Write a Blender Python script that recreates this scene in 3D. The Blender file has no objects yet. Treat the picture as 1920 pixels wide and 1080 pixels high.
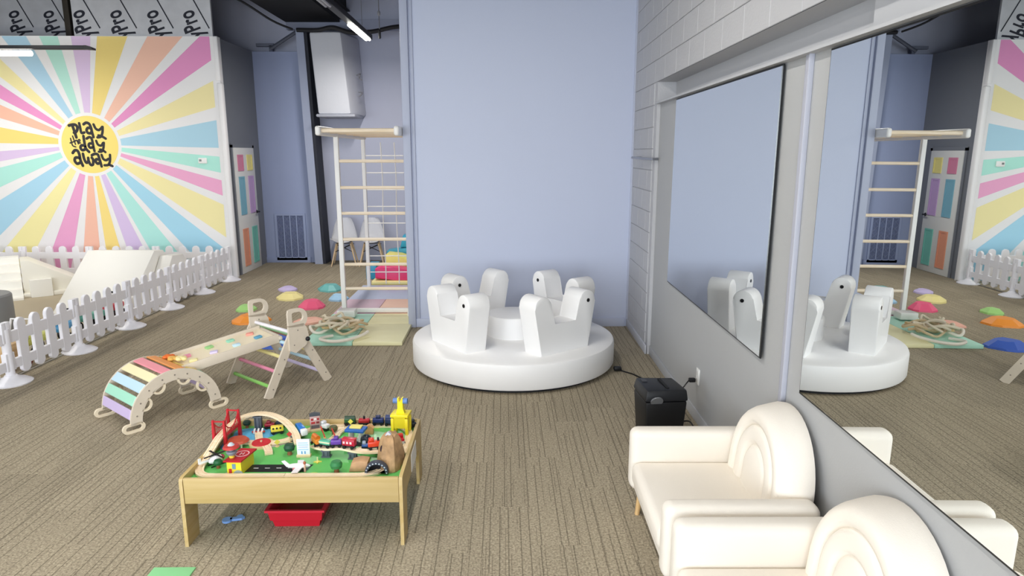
import bpy, bmesh, math, random
from mathutils import Vector, Matrix, Euler
random.seed(7)
PI = math.pi
S = bpy.context.scene
C = S.collection

# ------------------------------------------------------------------ camera
cam_d = bpy.data.cameras.new('camera')
cam_d.sensor_width = 36.0
cam_d.lens = 1250.0 / 1920.0 * 36.0
cam_d.clip_start = 0.05
cam = bpy.data.objects.new('camera', cam_d)
cam.location = (0, 0, 1.96)
cam.rotation_euler = (math.radians(90 - 11.442), 0, math.radians(-0.81))
C.objects.link(cam)
S.camera = cam

# ------------------------------------------------------------------ world, daylight and exposure
w = bpy.data.worlds.new('sky')
S.world = w
w.use_nodes = True
bg = w.node_tree.nodes['Background']
bg.inputs[0].default_value = (0.80, 0.90, 1.0, 1)
bg.inputs[1].default_value = 1.0

def area(name, loc, rot, sx, sy, power, col, spread=180):
    l = bpy.data.lights.new(name, 'AREA')
    l.shape = 'RECTANGLE'; l.size = sx; l.size_y = sy
    l.energy = power; l.color = col
    l.spread = math.radians(spread)
    o = bpy.data.objects.new(name, l)
    o.location = loc; o.rotation_euler = rot
    C.objects.link(o)
    return o
# daylight through the shop windows in the front wall (behind the camera)
for i, (wx, ww) in enumerate(((-7.6, 3.0), (-4.1, 3.0), (-0.6, 3.0))):
    area('window_daylight', (wx, -3.45, 1.75), (math.radians(90), 0, 0), ww - 0.1, 2.7, 215, (0.86, 0.93, 1.0))
S.view_settings.view_transform = 'Standard'
S.view_settings.look = 'None'
S.view_settings.gamma = 1.0
S.view_settings.use_curve_mapping = False
S.view_settings.exposure = -0.04
S.cycles.use_denoising = True
S.cycles.max_bounces = 8
S.cycles.diffuse_bounces = 5
S.cycles.glossy_bounces = 4
S.cycles.sample_clamp_indirect = 6.0
S.cycles.caustics_reflective = False
S.cycles.caustics_refractive = False

# ------------------------------------------------------------------ materials
def lin(c):
    return tuple((v / 12.92 if v <= 0.04045 else ((v + 0.055) / 1.055) ** 2.4) for v in c)
def rgb(h):
    return lin(tuple(int(h[i:i + 2], 16) / 255 for i in (0, 2, 4))) + (1,)
MATS = {}
def M(h, rough=0.55, metal=0.0, emit=0.0, bump=0.0, bscale=60, var=0.0, vscale=6, spec=0.4, coat=0.0):
    key = (h, rough, metal, emit, bump, bscale, var, vscale, spec, coat)
    if key in MATS: return MATS[key]
    m = bpy.data.materials.new('mat_' + h)
    m.use_nodes = True
    nt = m.node_tree
    p = nt.nodes['Principled BSDF']
    p.inputs['Base Color'].default_value = rgb(h)
    p.inputs['Roughness'].default_value = rough
    p.inputs['Metallic'].default_value = metal
    p.inputs['Specular IOR Level'].default_value = spec
    if coat: p.inputs['Coat Weight'].default_value = coat
    if emit:
        p.inputs['Emission Color'].default_value = rgb(h)
        p.inputs['Emission Strength'].default_value = emit
    if bump or var:
        tc = nt.nodes.new('ShaderNodeTexCoord')
        if var:
            n = nt.nodes.new('ShaderNodeTexNoise'); n.inputs['Scale'].default_value = vscale
            n.inputs['Detail'].default_value = 5
            nt.links.new(tc.outputs['Object'], n.inputs['Vector'])
            mx = nt.nodes.new('ShaderNodeMixRGB'); mx.blend_type = 'MULTIPLY'
            mx.inputs[1].default_value = rgb(h)
            r = nt.nodes.new('ShaderNodeValToRGB')
            r.color_ramp.elements[0].position = 0.3; r.color_ramp.elements[1].position = 0.7
            r.color_ramp.elements[0].color = (1 - var, 1 - var, 1 - var, 1)
            r.color_ramp.elements[1].color = (1, 1, 1, 1)
            mx.inputs[0].default_value = 1
            nt.links.new(n.outputs['Fac'], r.inputs[0]); nt.links.new(r.outputs[0], mx.inputs[2])
            nt.links.new(mx.outputs[0], p.inputs['Base Color'])
        if bump:
            n = nt.nodes.new('ShaderNodeTexNoise'); n.inputs['Scale'].default_value = bscale
            n.inputs['Detail'].default_value = 4
            nt.links.new(tc.outputs['Object'], n.inputs['Vector'])
            b = nt.nodes.new('ShaderNodeBump'); b.inputs['Strength'].default_value = bump
            b.inputs['Distance'].default_value = 0.01
            nt.links.new(n.outputs['Fac'], b.inputs['Height'])
            nt.links.new(b.outputs[0], p.inputs['Normal'])
    MATS[key] = m
    return m

def wood(h1, h2, axis=0, scale=9.0, rough=0.45):
    key = ('wood', h1, h2, axis, scale, rough)
    if key in MATS: return MATS[key]
    m = bpy.data.materials.new('wood_' + h1); m.use_nodes = True
    nt = m.node_tree; p = nt.nodes['Principled BSDF']
    tc = nt.nodes.new('ShaderNodeTexCoord'); mp = nt.nodes.new('ShaderNodeMapping')
    sc = [scale * 6, scale * 6, scale * 6]; sc[axis] = scale * 0.35
    mp.inputs['Scale'].default_value = sc
    n = nt.nodes.new('ShaderNodeTexNoise'); n.inputs['Scale'].default_value = 1.0
    n.inputs['Detail'].default_value = 6; n.inputs['Distortion'].default_value = 0.6
    r = nt.nodes.new('ShaderNodeValToRGB')
    r.color_ramp.elements[0].color = rgb(h2); r.color_ramp.elements[1].color = rgb(h1)
    r.color_ramp.elements[0].position = 0.3; r.color_ramp.elements[1].position = 0.62
    nt.links.new(tc.outputs['Object'], mp.inputs[0]); nt.links.new(mp.outputs[0], n.inputs['Vector'])
    nt.links.new(n.outputs['Fac'], r.inputs[0]); nt.links.new(r.outputs[0], p.inputs['Base Color'])
    p.inputs['Roughness'].default_value = rough
    MATS[key] = m
    return m

def carpet_material():
    m = bpy.data.materials.new('carpet_planks'); m.use_nodes = True
    nt = m.node_tree; p = nt.nodes['Principled BSDF']; L = nt.links.new
    N = nt.nodes.new
    def math_(op, a, b=None):
        n = N('ShaderNodeMath'); n.operation = op
        for i, v in enumerate((a, b)):
            if v is None: continue
            if isinstance(v, (int, float)): n.inputs[i].default_value = v
            else: L(v, n.inputs[i])
        return n.outputs[0]
    tc = N('ShaderNodeTexCoord'); sp = N('ShaderNodeSeparateXYZ'); L(tc.outputs['Object'], sp.inputs[0])
    X, Y = sp.outputs[0], sp.outputs[1]
    def white(a, b):
        cx = N('ShaderNodeCombineXYZ'); L(a, cx.inputs[0])
        if b is not None: L(b, cx.inputs[1])
        n = N('ShaderNodeTexWhiteNoise'); n.noise_dimensions = '2D'; L(cx.outputs[0], n.inputs['Vector'])
        return n.outputs['Value']
    # planks 0.25 m wide and 1 m long, staggered
    pi_ = math_('FLOOR', math_('DIVIDE', X, 0.25))
    pj = math_('FLOOR', math_('ADD', Y, math_('MULTIPLY', white(pi_, None), 1.0)))
    tone = white(pi_, pj)
    # dark tufted lines along Y: two layers of jittered dashes
    def lines(pitch, width, seg, keep, off):
        # wobble a little
        nz = N('ShaderNodeTexNoise'); nz.inputs['Scale'].default_value = 3.0
        L(tc.outputs['Object'], nz.inputs['Vector'])
        u = math_('ADD', math_('DIVIDE', X, pitch), off)
        u = math_('ADD', u, math_('MULTIPLY', tone, 0.8))
        ci = math_('FLOOR', u); fr = math_('FRACT', u)
        rr = white(ci, pj)
        ctr = math_('ADD', math_('MULTIPLY', rr, 0.5), 0.25)
        dist = math_('ABSOLUTE', math_('SUBTRACT', fr, ctr))
        ln = math_('LESS_THAN', dist, width)
        v = math_('ADD', math_('DIVIDE', Y, seg), math_('MULTIPLY', rr, 17.0))
        on = math_('LESS_THAN', white(ci, math_('FLOOR', v)), keep)
        return math_('MULTIPLY', ln, on)
    l1 = lines(0.052, 0.06, 0.55, 0.8, 0.0)
    l2 = lines(0.033, 0.07, 0.22, 0.35, 0.37)
    ln = math_('MAXIMUM', l1, math_('MULTIPLY', l2, 0.7))
    n1 = N('ShaderNodeTexNoise'); n1.inputs['Scale'].default_value = 85; n1.inputs['Detail'].default_value = 4; n1.inputs['Roughness'].default_value = 0.75
    L(tc.outputs['Object'], n1.inputs['Vector'])
    n2 = N('ShaderNodeTexNoise'); n2.inputs['Scale'].default_value = 1.3; n2.inputs['Detail'].default_value = 3
    L(tc.outputs['Object'], n2.inputs['Vector'])
    r = N('ShaderNodeValToRGB'); r.color_ramp.elements[0].position = 0.30; r.color_ramp.elements[1].position = 0.70
    r.color_ramp.elements[0].color = rgb('6d6355'); r.color_ramp.elements[1].color = rgb('c6baa1')
    L(n1.outputs['Fac'], r.inputs[0])
    t = math_('ADD', math_('MULTIPLY', tone, 0.14), math_('ADD', math_('MULTIPLY', n2.outputs['Fac'], 0.2), 0.83))
    mx = N('ShaderNodeMixRGB'); mx.blend_type = 'MULTIPLY'; mx.inputs[0].default_value = 1
    L(r.outputs[0], mx.inputs[1]); L(t, mx.inputs[2])
    m2 = N('ShaderNodeMixRGB'); L(math_('MULTIPLY', ln, 0.46), m2.inputs[0]); L(mx.outputs[0], m2.inputs[1])
    m2.inputs[2].default_value = rgb('302b24')
    L(m2.outputs[0], p.inputs['Base Color'])
    p.inputs['Roughness'].default_value = 0.95; p.inputs['Specular IOR Level'].default_value = 0.1
    b = N('ShaderNodeBump'); b.inputs['Strength'].default_value = 0.5; b.inputs['Distance'].default_value = 0.006
    L(math_('SUBTRACT', n1.outputs['Fac'], math_('MULTIPLY', ln, 0.8)), b.inputs['Height']); L(b.outputs[0], p.inputs['Normal'])
    return m

# ------------------------------------------------------------------ mesh helpers
class B:
    def __init__(s): s.bm = bmesh.new()
    def box(s, c, d, bev=0.0, seg=2, rot=None, taper=None):
        r = bmesh.ops.create_cube(s.bm, size=1)
        vs = r['verts']
        for v in vs:
            v.co = Vector((v.co.x * d[0], v.co.y * d[1], v.co.z * d[2]))
            if taper and v.co.z < 0: v.co.x *= taper; v.co.y *= taper
        if bev:
            es = list({e for v in vs for e in v.link_edges})
            rr = bmesh.ops.bevel(s.bm, geom=es, offset=bev, segments=seg, profile=0.5, affect='EDGES')
            vs = list({v for f in rr['faces'] for v in f.verts} | {v for v in vs if v.is_valid})
        mt = Matrix.Translation(Vector(c))
        if rot is not None: mt = mt @ (rot if isinstance(rot, Matrix) else Euler(rot).to_matrix().to_4x4())
        for v in vs: v.co = mt @ v.co
        return s
    def cyl(s, p0, p1, r0, r1=None, n=12, bev=0.0):
        r1 = r0 if r1 is None else r1
        p0, p1 = Vector(p0), Vector(p1); ax = p1 - p0; L = ax.length
        q = ax.to_track_quat('Z', 'Y').to_matrix().to_4x4()
        prof = [(0, 0), (r0, 0), (r1, L), (0, L)]
        if bev: prof = [(0, 0), (r0 - bev, 0), (r0, bev), (r1, L - bev), (r1 - bev, L), (0, L)]
        return s.lathe(prof, n, Matrix.Translation(p0) @ q)
    def lathe(s, prof, n=24, mt=Matrix(), sx=1, sy=1):
        rings = []
        for r, z in prof:
            if r < 1e-6: rings.append([s.bm.verts.new(mt @ Vector((0, 0, z)))])
            else: rings.append([s.bm.verts.new(mt @ Vector((r * sx * math.cos(2 * PI * i / n), r * sy * math.sin(2 * PI * i / n), z))) for i in range(n)])
        for a, b in zip(rings, rings[1:]):
            for i in range(n):
                j = (i + 1) % n
                if len(a) == 1 and len(b) == 1: continue
                if len(a) == 1: s.bm.faces.new((a[0], b[j], b[i]))
                elif len(b) == 1: s.bm.faces.new((a[i], a[j], b[0]))
                else: s.bm.faces.new((a[i], a[j], b[j], b[i]))
        return s
    def prism(s, poly, h, mt=Matrix(), bev=0.0, seg=2):
        """poly in local xy extruded 0..h in local z"""
        a = [s.bm.verts.new(Vector((x, y, 0))) for x, y in poly]
        b = [s.bm.verts.new(Vector((x, y, h))) for x, y in poly]
        n = len(poly)
        fs = [s.bm.faces.new(a[::-1]), s.bm.faces.new(b)]
        for i in range(n): fs.append(s.bm.faces.new((a[i], a[(i + 1) % n], b[(i + 1) % n], b[i])))
        vs = a + b
        if bev:
            es = list({e for f in fs[:2] for e in f.edges})
            rr = bmesh.ops.bevel(s.bm, geom=es, offset=bev, segments=seg, profile=0.5, affect='EDGES')
            vs = list({v for f in rr['faces'] for v in f.verts} | {v for v in vs if v.is_valid})
        for v in vs: v.co = mt @ v.co
        return s
    def ringprism(s, outer, inner, h, mt=Matrix()):
        """two loops of equal length -> plate with a hole"""
        n = len(outer)
        o0 = [s.bm.verts.new(mt @ Vector((x, y, 0))) for x, y in outer]; o1 = [s.bm.verts.new(mt @ Vector((x, y, h))) for x, y in outer]
        i0 = [s.bm.verts.new(mt @ Vector((x, y, 0))) for x, y in inner]; i1 = [s.bm.verts.new(mt @ Vector((x, y, h))) for x, y in inner]
        for i in range(n):
            j = (i + 1) % n
            s.bm.faces.new((o0[i], o0[j], o1[j], o1[i])); s.bm.faces.new((i0[j], i0[i], i1[i], i1[j]))
            s.bm.faces.new((o1[i], o1[j], i1[j], i1[i])); s.bm.faces.new((o0[j], o0[i], i0[i], i0[j]))
        return s
    def tube(s, pts, r, n=8, closed=False, flat=1.0):
        pts = [Vector(p) for p in pts]; m = len(pts); rings = []
        up = Vector((0, 0, 1))
        for i, p in enumerate(pts):
            a = pts[(i - 1) % m] if (closed or i > 0) else p
            b = pts[(i + 1) % m] if (closed or i < m - 1) else p
            t = (b - a).normalized()
            u = up if abs(t.dot(up)) < 0.95 else Vector((1, 0, 0))
            x = t.cross(u).normalized(); y = x.cross(t)
            rr = r[i] if isinstance(r, (list, tuple)) else r
            rings.append([s.bm.verts.new(p + x * rr * math.cos(2 * PI * k / n) + y * rr * flat * math.sin(2 * PI * k / n)) for k in range(n)])
        for i in range(m if closed else m - 1):
            a, b = rings[i], rings[(i + 1) % m]
            for k in range(n): s.bm.faces.new((a[k], a[(k + 1) % n], b[(k + 1) % n], b[k]))
        if not closed:
            s.bm.faces.new(rings[0][::-1]); s.bm.faces.new(rings[-1])
        return s
    def ribbon(s, pts, wdt, th):
        """flat track lying along a path: rectangular section"""
        pts = [Vector(p) for p in pts]; m = len(pts); rings = []
        for i, p in enumerate(pts):
            t = (pts[min(i + 1, m - 1)] - pts[max(i - 1, 0)]).normalized()
            x = t.cross(Vector((0, 0, 1))).normalized() * wdt / 2; y = Vector((0, 0, th))
            rings.append([s.bm.verts.new(q) for q in (p - x, p + x, p + x + y, p + x * 0.62 + y, p + x * 0.62 + y * 0.7, p + x * 0.42 + y * 0.7, p + x * 0.42 + y,
                                                       p - x * 0.42 + y, p - x * 0.42 + y * 0.7, p - x * 0.62 + y * 0.7, p - x * 0.62 + y, p - x + y)])
        k_ = 12
        for a, b in zip(rings, rings[1:]):
            for k in range(k_): s.bm.faces.new((a[k], b[k], b[(k + 1) % k_], a[(k + 1) % k_]))
        s.bm.faces.new(rings[0]); s.bm.faces.new(rings[-1][::-1])
        return s
    def ell(s, c, r, u=16, v=10, rot=None):
        rr = bmesh.ops.create_uvsphere(s.bm, u_segments=u, v_segments=v, radius=1)
        mt = Matrix.Translation(Vector(c))
        if rot is not None: mt = mt @ Euler(rot).to_matrix().to_4x4()
        for q in rr['verts']: q.co = mt @ Vector((q.co.x * r[0], q.co.y * r[1], q.co.z * r[2]))
        return s
    def quad(s, *ps):
        s.bm.faces.new([s.bm.verts.new(Vector(p)) for p in ps]); return s
    def mesh(s, name, mat, smooth=35):
        bmesh.ops.recalc_face_normals(s.bm, faces=s.bm.faces[:])
        if smooth:
            ang = math.radians(smooth)
            for f in s.bm.faces: f.smooth = True
            for e in s.bm.edges:
                if len(e.link_faces) == 2 and e.calc_face_angle(0) > ang: e.smooth = False
        me = bpy.data.meshes.new(name)
        s.bm.to_mesh(me); s.bm.free()
        for m in (mat if isinstance(mat, (list, tuple)) else [mat]): me.materials.append(m)
        return me
    def obj(s, name, mat, parent=None, smooth=35, label=None):
        o = bpy.data.objects.new(name, s.mesh(name, mat, smooth))
        C.objects.link(o)
        if parent is not None: o.parent = parent
        if label: o['label'] = label
        return o

def link(name, me, parent=None, loc=(0, 0, 0), rot=(0, 0, 0)):
    o = bpy.data.objects.new(name, me); C.objects.link(o)
    o.location = loc; o.rotation_euler = rot
    if parent is not None: o.parent = parent
    return o
def tag(o, label, cat, group=None, kind=None):
    o['label'] = label; o['category'] = cat
    if group: o['group'] = group
    if kind: o['kind'] = kind
    return o
def struct(o, label=None, cat=None):
    o['kind'] = 'structure'
    if label: o['label'] = label
    if cat: o['category'] = cat
    return o
def thing(name, label, cat, loc=(0, 0, 0), rz=0.0, group=None):
    o = bpy.data.objects.new(name, None); C.objects.link(o)
    o.empty_display_size = 0.1
    o.location = loc; o.rotation_euler = (0, 0, rz)
    return tag(o, label, cat, group)
def place(o, loc, rz=0.0):
    o.location = loc; o.rotation_euler = (0, 0, rz); return o
def arc(cx, cy, r, a0, a1, n):
    return [(cx + r * math.cos(a0 + (a1 - a0) * i / n), cy + r * math.sin(a0 + (a1 - a0) * i / n)) for i in range(n + 1)]
XZ = Matrix(((1, 0, 0, 0), (0, 0, -1, 0), (0, 1, 0, 0), (0, 0, 0, 1)))      # local (x,y,h) -> (x,-h,y): plates standing in the xz plane
def smoothpath(pts, k=6):
    pts = [Vector(p) for p in pts]; out = []
    for i in range(len(pts) - 1):
        p0 = pts[max(i - 1, 0)]; p1 = pts[i]; p2 = pts[i + 1]; p3 = pts[min(i + 2, len(pts) - 1)]
        for j in range(k):
            t = j / k
            out.append(0.5 * ((2 * p1) + (p2 - p0) * t + (2 * p0 - 5 * p1 + 4 * p2 - p3) * t * t + (3 * p1 - p0 - 3 * p2 + p3) * t ** 3))
    out.append(pts[-1]); return out

# ================================================================== SETTING
P_BLUE = M('c6cde2', 0.6, bump=0.05, bscale=90)
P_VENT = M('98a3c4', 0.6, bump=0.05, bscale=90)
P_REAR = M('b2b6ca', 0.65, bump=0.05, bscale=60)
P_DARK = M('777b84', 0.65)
P_GREY = M('aeafb0', 0.6, bump=0.06, bscale=120)
P_CMU = M('bcbcbf', 0.7, bump=0.25, bscale=70)
P_WHITE = M('f0eff0', 0.55)
BLACK = M('15151a', 0.5)
CEIL = 4.6
def wbox(name, lo, hi, mat, label, cat='wall', bev=0):
    c = [(a + b) / 2 for a, b in zip(lo, hi)]; d = [b - a for a, b in zip(lo, hi)]
    o = B().box((0, 0, 0), d, bev).obj(name, mat)
    o.location = c
    return struct(o, label, cat)

fl = B().box((0, 0, -0.05), (14, 20, 0.1)).obj('floor', carpet_material())
fl.location = (-3.6, 5.0, 0); struct(fl, 'brown grey striped carpet plank floor', 'floor')
wbox('ceiling', (-10.2, -3.7, CEIL), (3, 14.9, CEIL + .1), M('1b1b20', 0.8), 'black painted open ceiling', 'ceiling')
# back panel wall behind the carousel
wbox('wall_back', (-1.06, 7.45, 0), (1.62, 7.60, CEIL), P_BLUE, 'pale blue partition wall behind the white carousel')
t = B().box((-1.035, 7.435, CEIL / 2), (0.085, 0.06, CEIL), 0.008).box((-0.962, 7.443, CEIL / 2), (0.03, 0.02, CEIL), 0.004).obj('trim_1', M('b4bace', 0.5)); struct(t, 'pale blue corner trim at the end of the blue partition', 'trim')
t = B().box((1.435, 7.443, CEIL / 2), (0.035, 0.02, CEIL), 0.004).obj('trim_2', M('b9bed0', 0.5)); struct(t, 'thin vertical strip where blue wall meets block wall', 'trim')
t = B().box((0.2, 7.44, 0.05), (2.4, 0.02, 0.1), 0.004).obj('baseboard_back', P_BLUE); struct(t, 'pale blue baseboard behind the carousel', 'baseboard')
# rear wall, alcove, mural wall
wbox('wall_rear', (-10.2, 12.32, 0), (3, 12.47, CEIL), P_REAR, 'blue grey rear wall behind the white shell chairs')
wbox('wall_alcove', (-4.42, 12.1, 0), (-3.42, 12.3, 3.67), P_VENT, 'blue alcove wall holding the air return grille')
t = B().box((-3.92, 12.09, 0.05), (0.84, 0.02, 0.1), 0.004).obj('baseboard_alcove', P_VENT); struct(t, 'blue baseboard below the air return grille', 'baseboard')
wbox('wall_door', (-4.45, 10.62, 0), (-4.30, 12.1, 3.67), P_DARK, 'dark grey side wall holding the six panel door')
wbox('wall_side', (0.9, 7.6, 0), (1.05, 12.32, CEIL), P_REAR, 'side wall hidden behind the blue partition')
wm = wbox('wall_mural', (-10.2, 10.5, 0), (-4.24, 10.62, 3.66), P_WHITE, 'white wall painted with a pastel sunburst mural')
cb = B()
cb.box((-4.255, 10.53, 1.5), (0.085, 0.11, 3.0), 0.03, 3).box((-4.265, 10.535, 3.34), (0.075, 0.10, 0.64), 0.02, 2)
t = cb.obj('trim_3', P_WHITE); struct(t, 'white rounded corner strip at the mural edge', 'trim')
wbox('wall_left', (-10.3, -3.7, 0), (-10.15, 12.5, CEIL), M('d8d8dc', 0.6), 'pale left wall')
wr2 = wbox('wall_right_front', (1.5, -3.7, 0), (1.65, -0.5, CEIL), P_GREY, 'grey right wall behind the camera')
# front wall with shop windows, behind the camera
fw = B()
xs = [-10.2, -9.1, -6.1, -5.6, -2.6, -2.1, 0.9, 1.65]
for a, b in ((0, 1), (2, 3), (4, 5), (6, 7)): fw.box(((xs[a] + xs[b]) / 2, -3.6, CEIL / 2), (xs[b] - xs[a], 0.15, CEIL))
for a, b in ((1, 2), (3, 4), (5, 6)):
    fw.box(((xs[a] + xs[b]) / 2, -3.6, 0.18), (xs[b] - xs[a], 0.15, 0.36)).box(((xs[a] + xs[b]) / 2, -3.6, (3.15 + CEIL) / 2), (xs[b] - xs[a], 0.15, CEIL - 3.15))
struct(fw.obj('wall_front', M('d8d8dc', 0.6)), 'front wall with shop windows', 'wall')
for k, (a, b) in enumerate(((1, 2), (3, 4), (5, 6))):
    wf = B(); cx = (xs[a] + xs[b]) / 2
    for dx in (-1.47, 0, 1.47): wf.box((cx + dx, -3.6, 1.755), (0.06, 0.08, 2.79))
    for z in (0.39, 3.12): wf.box((cx, -3.6, z), (3.0, 0.08, 0.06))
    struct(wf.obj('window_%d' % (k + 1), M('55585c', 0.4)), 'shop window frame in the front wall', 'window')

# right wall: painted concrete block, steel lintel, plasterboard infill. All in one slightly turned frame.
def wall_frame(o):
    o.location = (1.385, 0, 0); o.rotation_euler = (0, 0, -0.012); return o
infill = wall_frame(B().box((0.05, 2.9, 1.21), (0.1, 6.9, 2.42)).obj('wall_right_infill', P_GREY)); struct(infill, 'grey plasterboard infill wall carrying the mirrors', 'wall')
cmu = B().box((0.07, 6.90, 1.21), (0.202, 1.10, 2.42)).box((0.07, 6.90, 2.51), (0.202, 1.10, 0.18)).box((0.12, 3.0, 3.6), (0.302, 8.9, 2.0))
wr = wall_frame(cmu.obj('wall_right', P_CMU)); struct(wr, 'light grey painted concrete block wall on the right', 'wall')
bme = B().box((0, 0, 0), (0.012, 0.395, 0.195), 0.003, 1).mesh('block', P_CMU)
bmh = B().box((0, 0, 0), (0.012, 0.195, 0.195), 0.003, 1).mesh('block', P_CMU)
nblk = 0
for row in range(0, 23):
    z = 0.1 + row * 0.2 + 0.0
    if z > 4.5: continue
    y = 7.45
    odd = row % 2
    lo = 6.35 if z < 2.6 else 0.6
    while y > lo + 0.05:
        ln = 0.2 if (odd and y > 7.4) else 0.4
        if y - ln < lo - 0.02:
            ln = 0.2
            if y - ln < lo - 0.06: break
        if row == 0: pass
        link('block', bme if ln == 0.4 else bmh, wr, (-0.034, y - ln / 2, z)); nblk += 1
        y -= ln
t = wall_frame(B().box((-0.045, 6.90, 0.045), (0.014, 1.10, 0.09), 0.003).obj('baseboard_right', M('c3c5cc', 0.5))); struct(t, 'grey baseboard along the block wall corner', 'baseboard')
t = wall_frame(B().box((-0.006, 3.3, 0.045), (0.012, 6.1, 0.09), 0.003).obj('baseboard_infill', M('b9bbbf', 0.5))); struct(t, 'grey baseboard under the mirrors', 'baseboard')
# steel lintel: web set back under the block, bottom flange flush with the block face
bt = B().box((0.15, 2.9, 2.505), (0.02, 6.9, 0.21)).box((0.055, 2.9, 2.410), (0.21, 6.94, 0.014)).box((0.115, 1.45, 2.505), (0.05, 2.8, 0.20))
sp_l = wall_frame(B().box((0.055, 2.9, 2.606), (0.178, 6.9, 0.010)).obj('trim_7', M('3c3e44', 0.6))); struct(sp_l, 'dark plate added to shade the soffit above the lintel', 'trim')  # added plate, its dark colour stands in for the soffit's shade
beam = wall_frame(bt.obj('trim_4', M('b9babd', 0.55))); struct(beam, 'grey painted steel lintel beam above the mirrors', 'trim')
t = wall_frame(B().box((-0.009, 3.19, 1.20), (0.018, 0.055, 2.42), 0.004).box((-0.013, 3.165, 1.2), (0.026, 0.014, 2.42), 0.004).obj('trim_5', M('b2b4c0', 0.45))); struct(t, 'pale vertical joint strip between the two mirrors', 'trim')

# ------------------------------------------------------------------ mirrors
MIR = bpy.data.materials.new('mirror_glass'); MIR.use_nodes = True
_p = MIR.node_tree.nodes['Principled BSDF']
_p.inputs['Base Color'].default_value = (0.84, 0.87, 0.87, 1); _p.inputs['Metallic'].default_value = 1.0; _p.inputs['Roughness'].default_value = 0.0
def mirror(y0, y1, z0, z1, label):
    yc = (y0 + y1) / 2; zc = (z0 + z1) / 2
    x = 1.385 + 0.012 * yc - 0.016
    o = B().box((0.002, 0, 0), (0.008, y1 - y0, z1 - z0)).obj('wall_mirror', M('17181a', 0.4))
    o.location = (x, yc, zc); o.rotation_euler = (0, 0.004, -0.0155)
    tag(o, label, 'mirror', 'wall mirrors')
    B().box((-0.0035, 0, 0), (0.003, y1 - y0 - 0.018, z1 - z0 - 0.018)).obj('glass', MIR, o)
    return o
mirror(3.47, 5.70, 0.86, 2.398, 'frameless wall mirror nearer the blue wall, above the black bin')
mirror(0.75, 2.98, 0.845, 2.398, 'large frameless wall mirror above the cream armchairs, nearest the camera')

# ------------------------------------------------------------------ mural on the white wall (flat paint)
MC = (-6.295, 2.085)                       # centre of the sun, x and z
PXM = 0.00787
Z0M, Z1M, X0M, X1M = 0.02, 3.655, -10.1, -4.345
def toward(px_, py_): return math.atan2(-(py_ - 271), px_ - 168)
rays = [  # (edge point a, edge point b, colour), edge points read around the wall
 ((156.7, 68), (194, 68), 'dcc0e6'), ((206.7, 68), (264.3, 68), 'f5d873'), ((302.3, 68), (369.3, 68), 'f8bfa5'),
 ((391.7, 76.7), (396, 126.7), 'e889c3'), ((400, 159.3), (403.3, 204), 'f6e8a4'), ((405, 226.7), (407.7, 276.7), 'a5d4ea'),
 ((410.7, 293.3), (412.7, 324), 'a9ecdc'), ((414.3, 339), (414.8, 369), 'f0a0cb'), ((417.8, 388), (422, 456.7), 'f7eaa4'),
 ((390.7, 458.5), (322, 458.5), '9dd6f0'), ((300, 458.5), (253.7, 458.5), 'a9e8e0'), ((243.7, 458.5), (213, 458.5), 'd6bdea'),
 ((200, 458.5), (174, 458.5), 'f9dc78'), ((163, 458.5), (133.3, 458.5), 'f6b9a0'), ((115.6, 458.5), (76, 458.5), 'eb9ccb'),
 ((50, 453), (0, 447), 'f7eca0'), ((0, 419.6), (0, 366), 'a0d4ee'), ((0, 345), (0, 312), 'a9e8dc'),
 ((0, 301), (0, 283), 'd8bfe6'), ((0, 268), (0, 238), 'f7d66d'), ((0, 220), (0, 193), 'f6b79b'),
 ((0, 180), (0, 150), 'ea8ac4'), ((0, 133), (0, 92), 'f6e9a2'), ((25, 68), (71.7, 68), 'a5d0e8'), ((96.7, 68), (131.7, 68), 'aee6d6')]
def hit(a):
    dx, dz = math.cos(a), math.sin(a); ts = []
    if dx > 1e-9: ts.append((X1M - MC[0]) / dx)
    if dx < -1e-9: ts.append((X0M - MC[0]) / dx)
    if dz > 1e-9: ts.append((Z1M - MC[1]) / dz)
    if dz < -1e-9: ts.append((Z0M - MC[1]) / dz)
    tt = min(ts); return (MC[0] + dx * tt, MC[1] + dz * tt)
def pale(h, k): return ''.join('%02x' % round(int(h[i:i + 2], 16) * (1 - k) + 250 * k) for i in (0, 2, 4))
mb = B(); mural_mats = []
for (a, b, col) in rays:
    aa, ab = toward(*a), toward(*b)
    d = (ab - aa + PI) % (2 * PI) - PI
    if d < 0: aa, d = ab, -d
    ri = 0.475
    outer = [hit(aa), hit(aa + d)]
    for (cx, cz) in ((X1M, Z1M), (X1M, Z0M), (X0M, Z0M), (X0M, Z1M)):
        ca = math.atan2(cz - MC[1], cx - MC[0])
        if 0 < (ca - aa) % (2 * PI) < d: outer.insert(1, (cx, cz))
    inner = [(MC[0] + ri * math.cos(aa + d * k / 3), MC[1] + ri * math.sin(aa + d * k / 3)) for k in range(3, -1, -1)]
    m_ = M(pale(col, 0.14), 0.6)
    if m_ not in mural_mats: mural_mats.append(m_)
    f = mb.bm.faces.new([mb.bm.verts.new(Vector((x, 10.4985, z))) for x, z in outer + inner])
    f.material_index = mural_mats.index(m_)
mural_mats.append(M('f9e17f', 0.6))
f = mb.bm.faces.new([mb.bm.verts.new(Vector((MC[0] + 0.428 * math.cos(2 * PI * k / 64), 10.4983, MC[1] + 0.428 * math.sin(2 * PI * k / 64)))) for k in range(64)])
f.material_index = len(mural_mats) - 1
mural = mb.obj('sunburst_paint', mural_mats, None, 0)
mural.parent = wm; mural.location = [-v for v in wm.location]
mural['label'] = 'pastel sunburst rays around a yellow sun'
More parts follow.
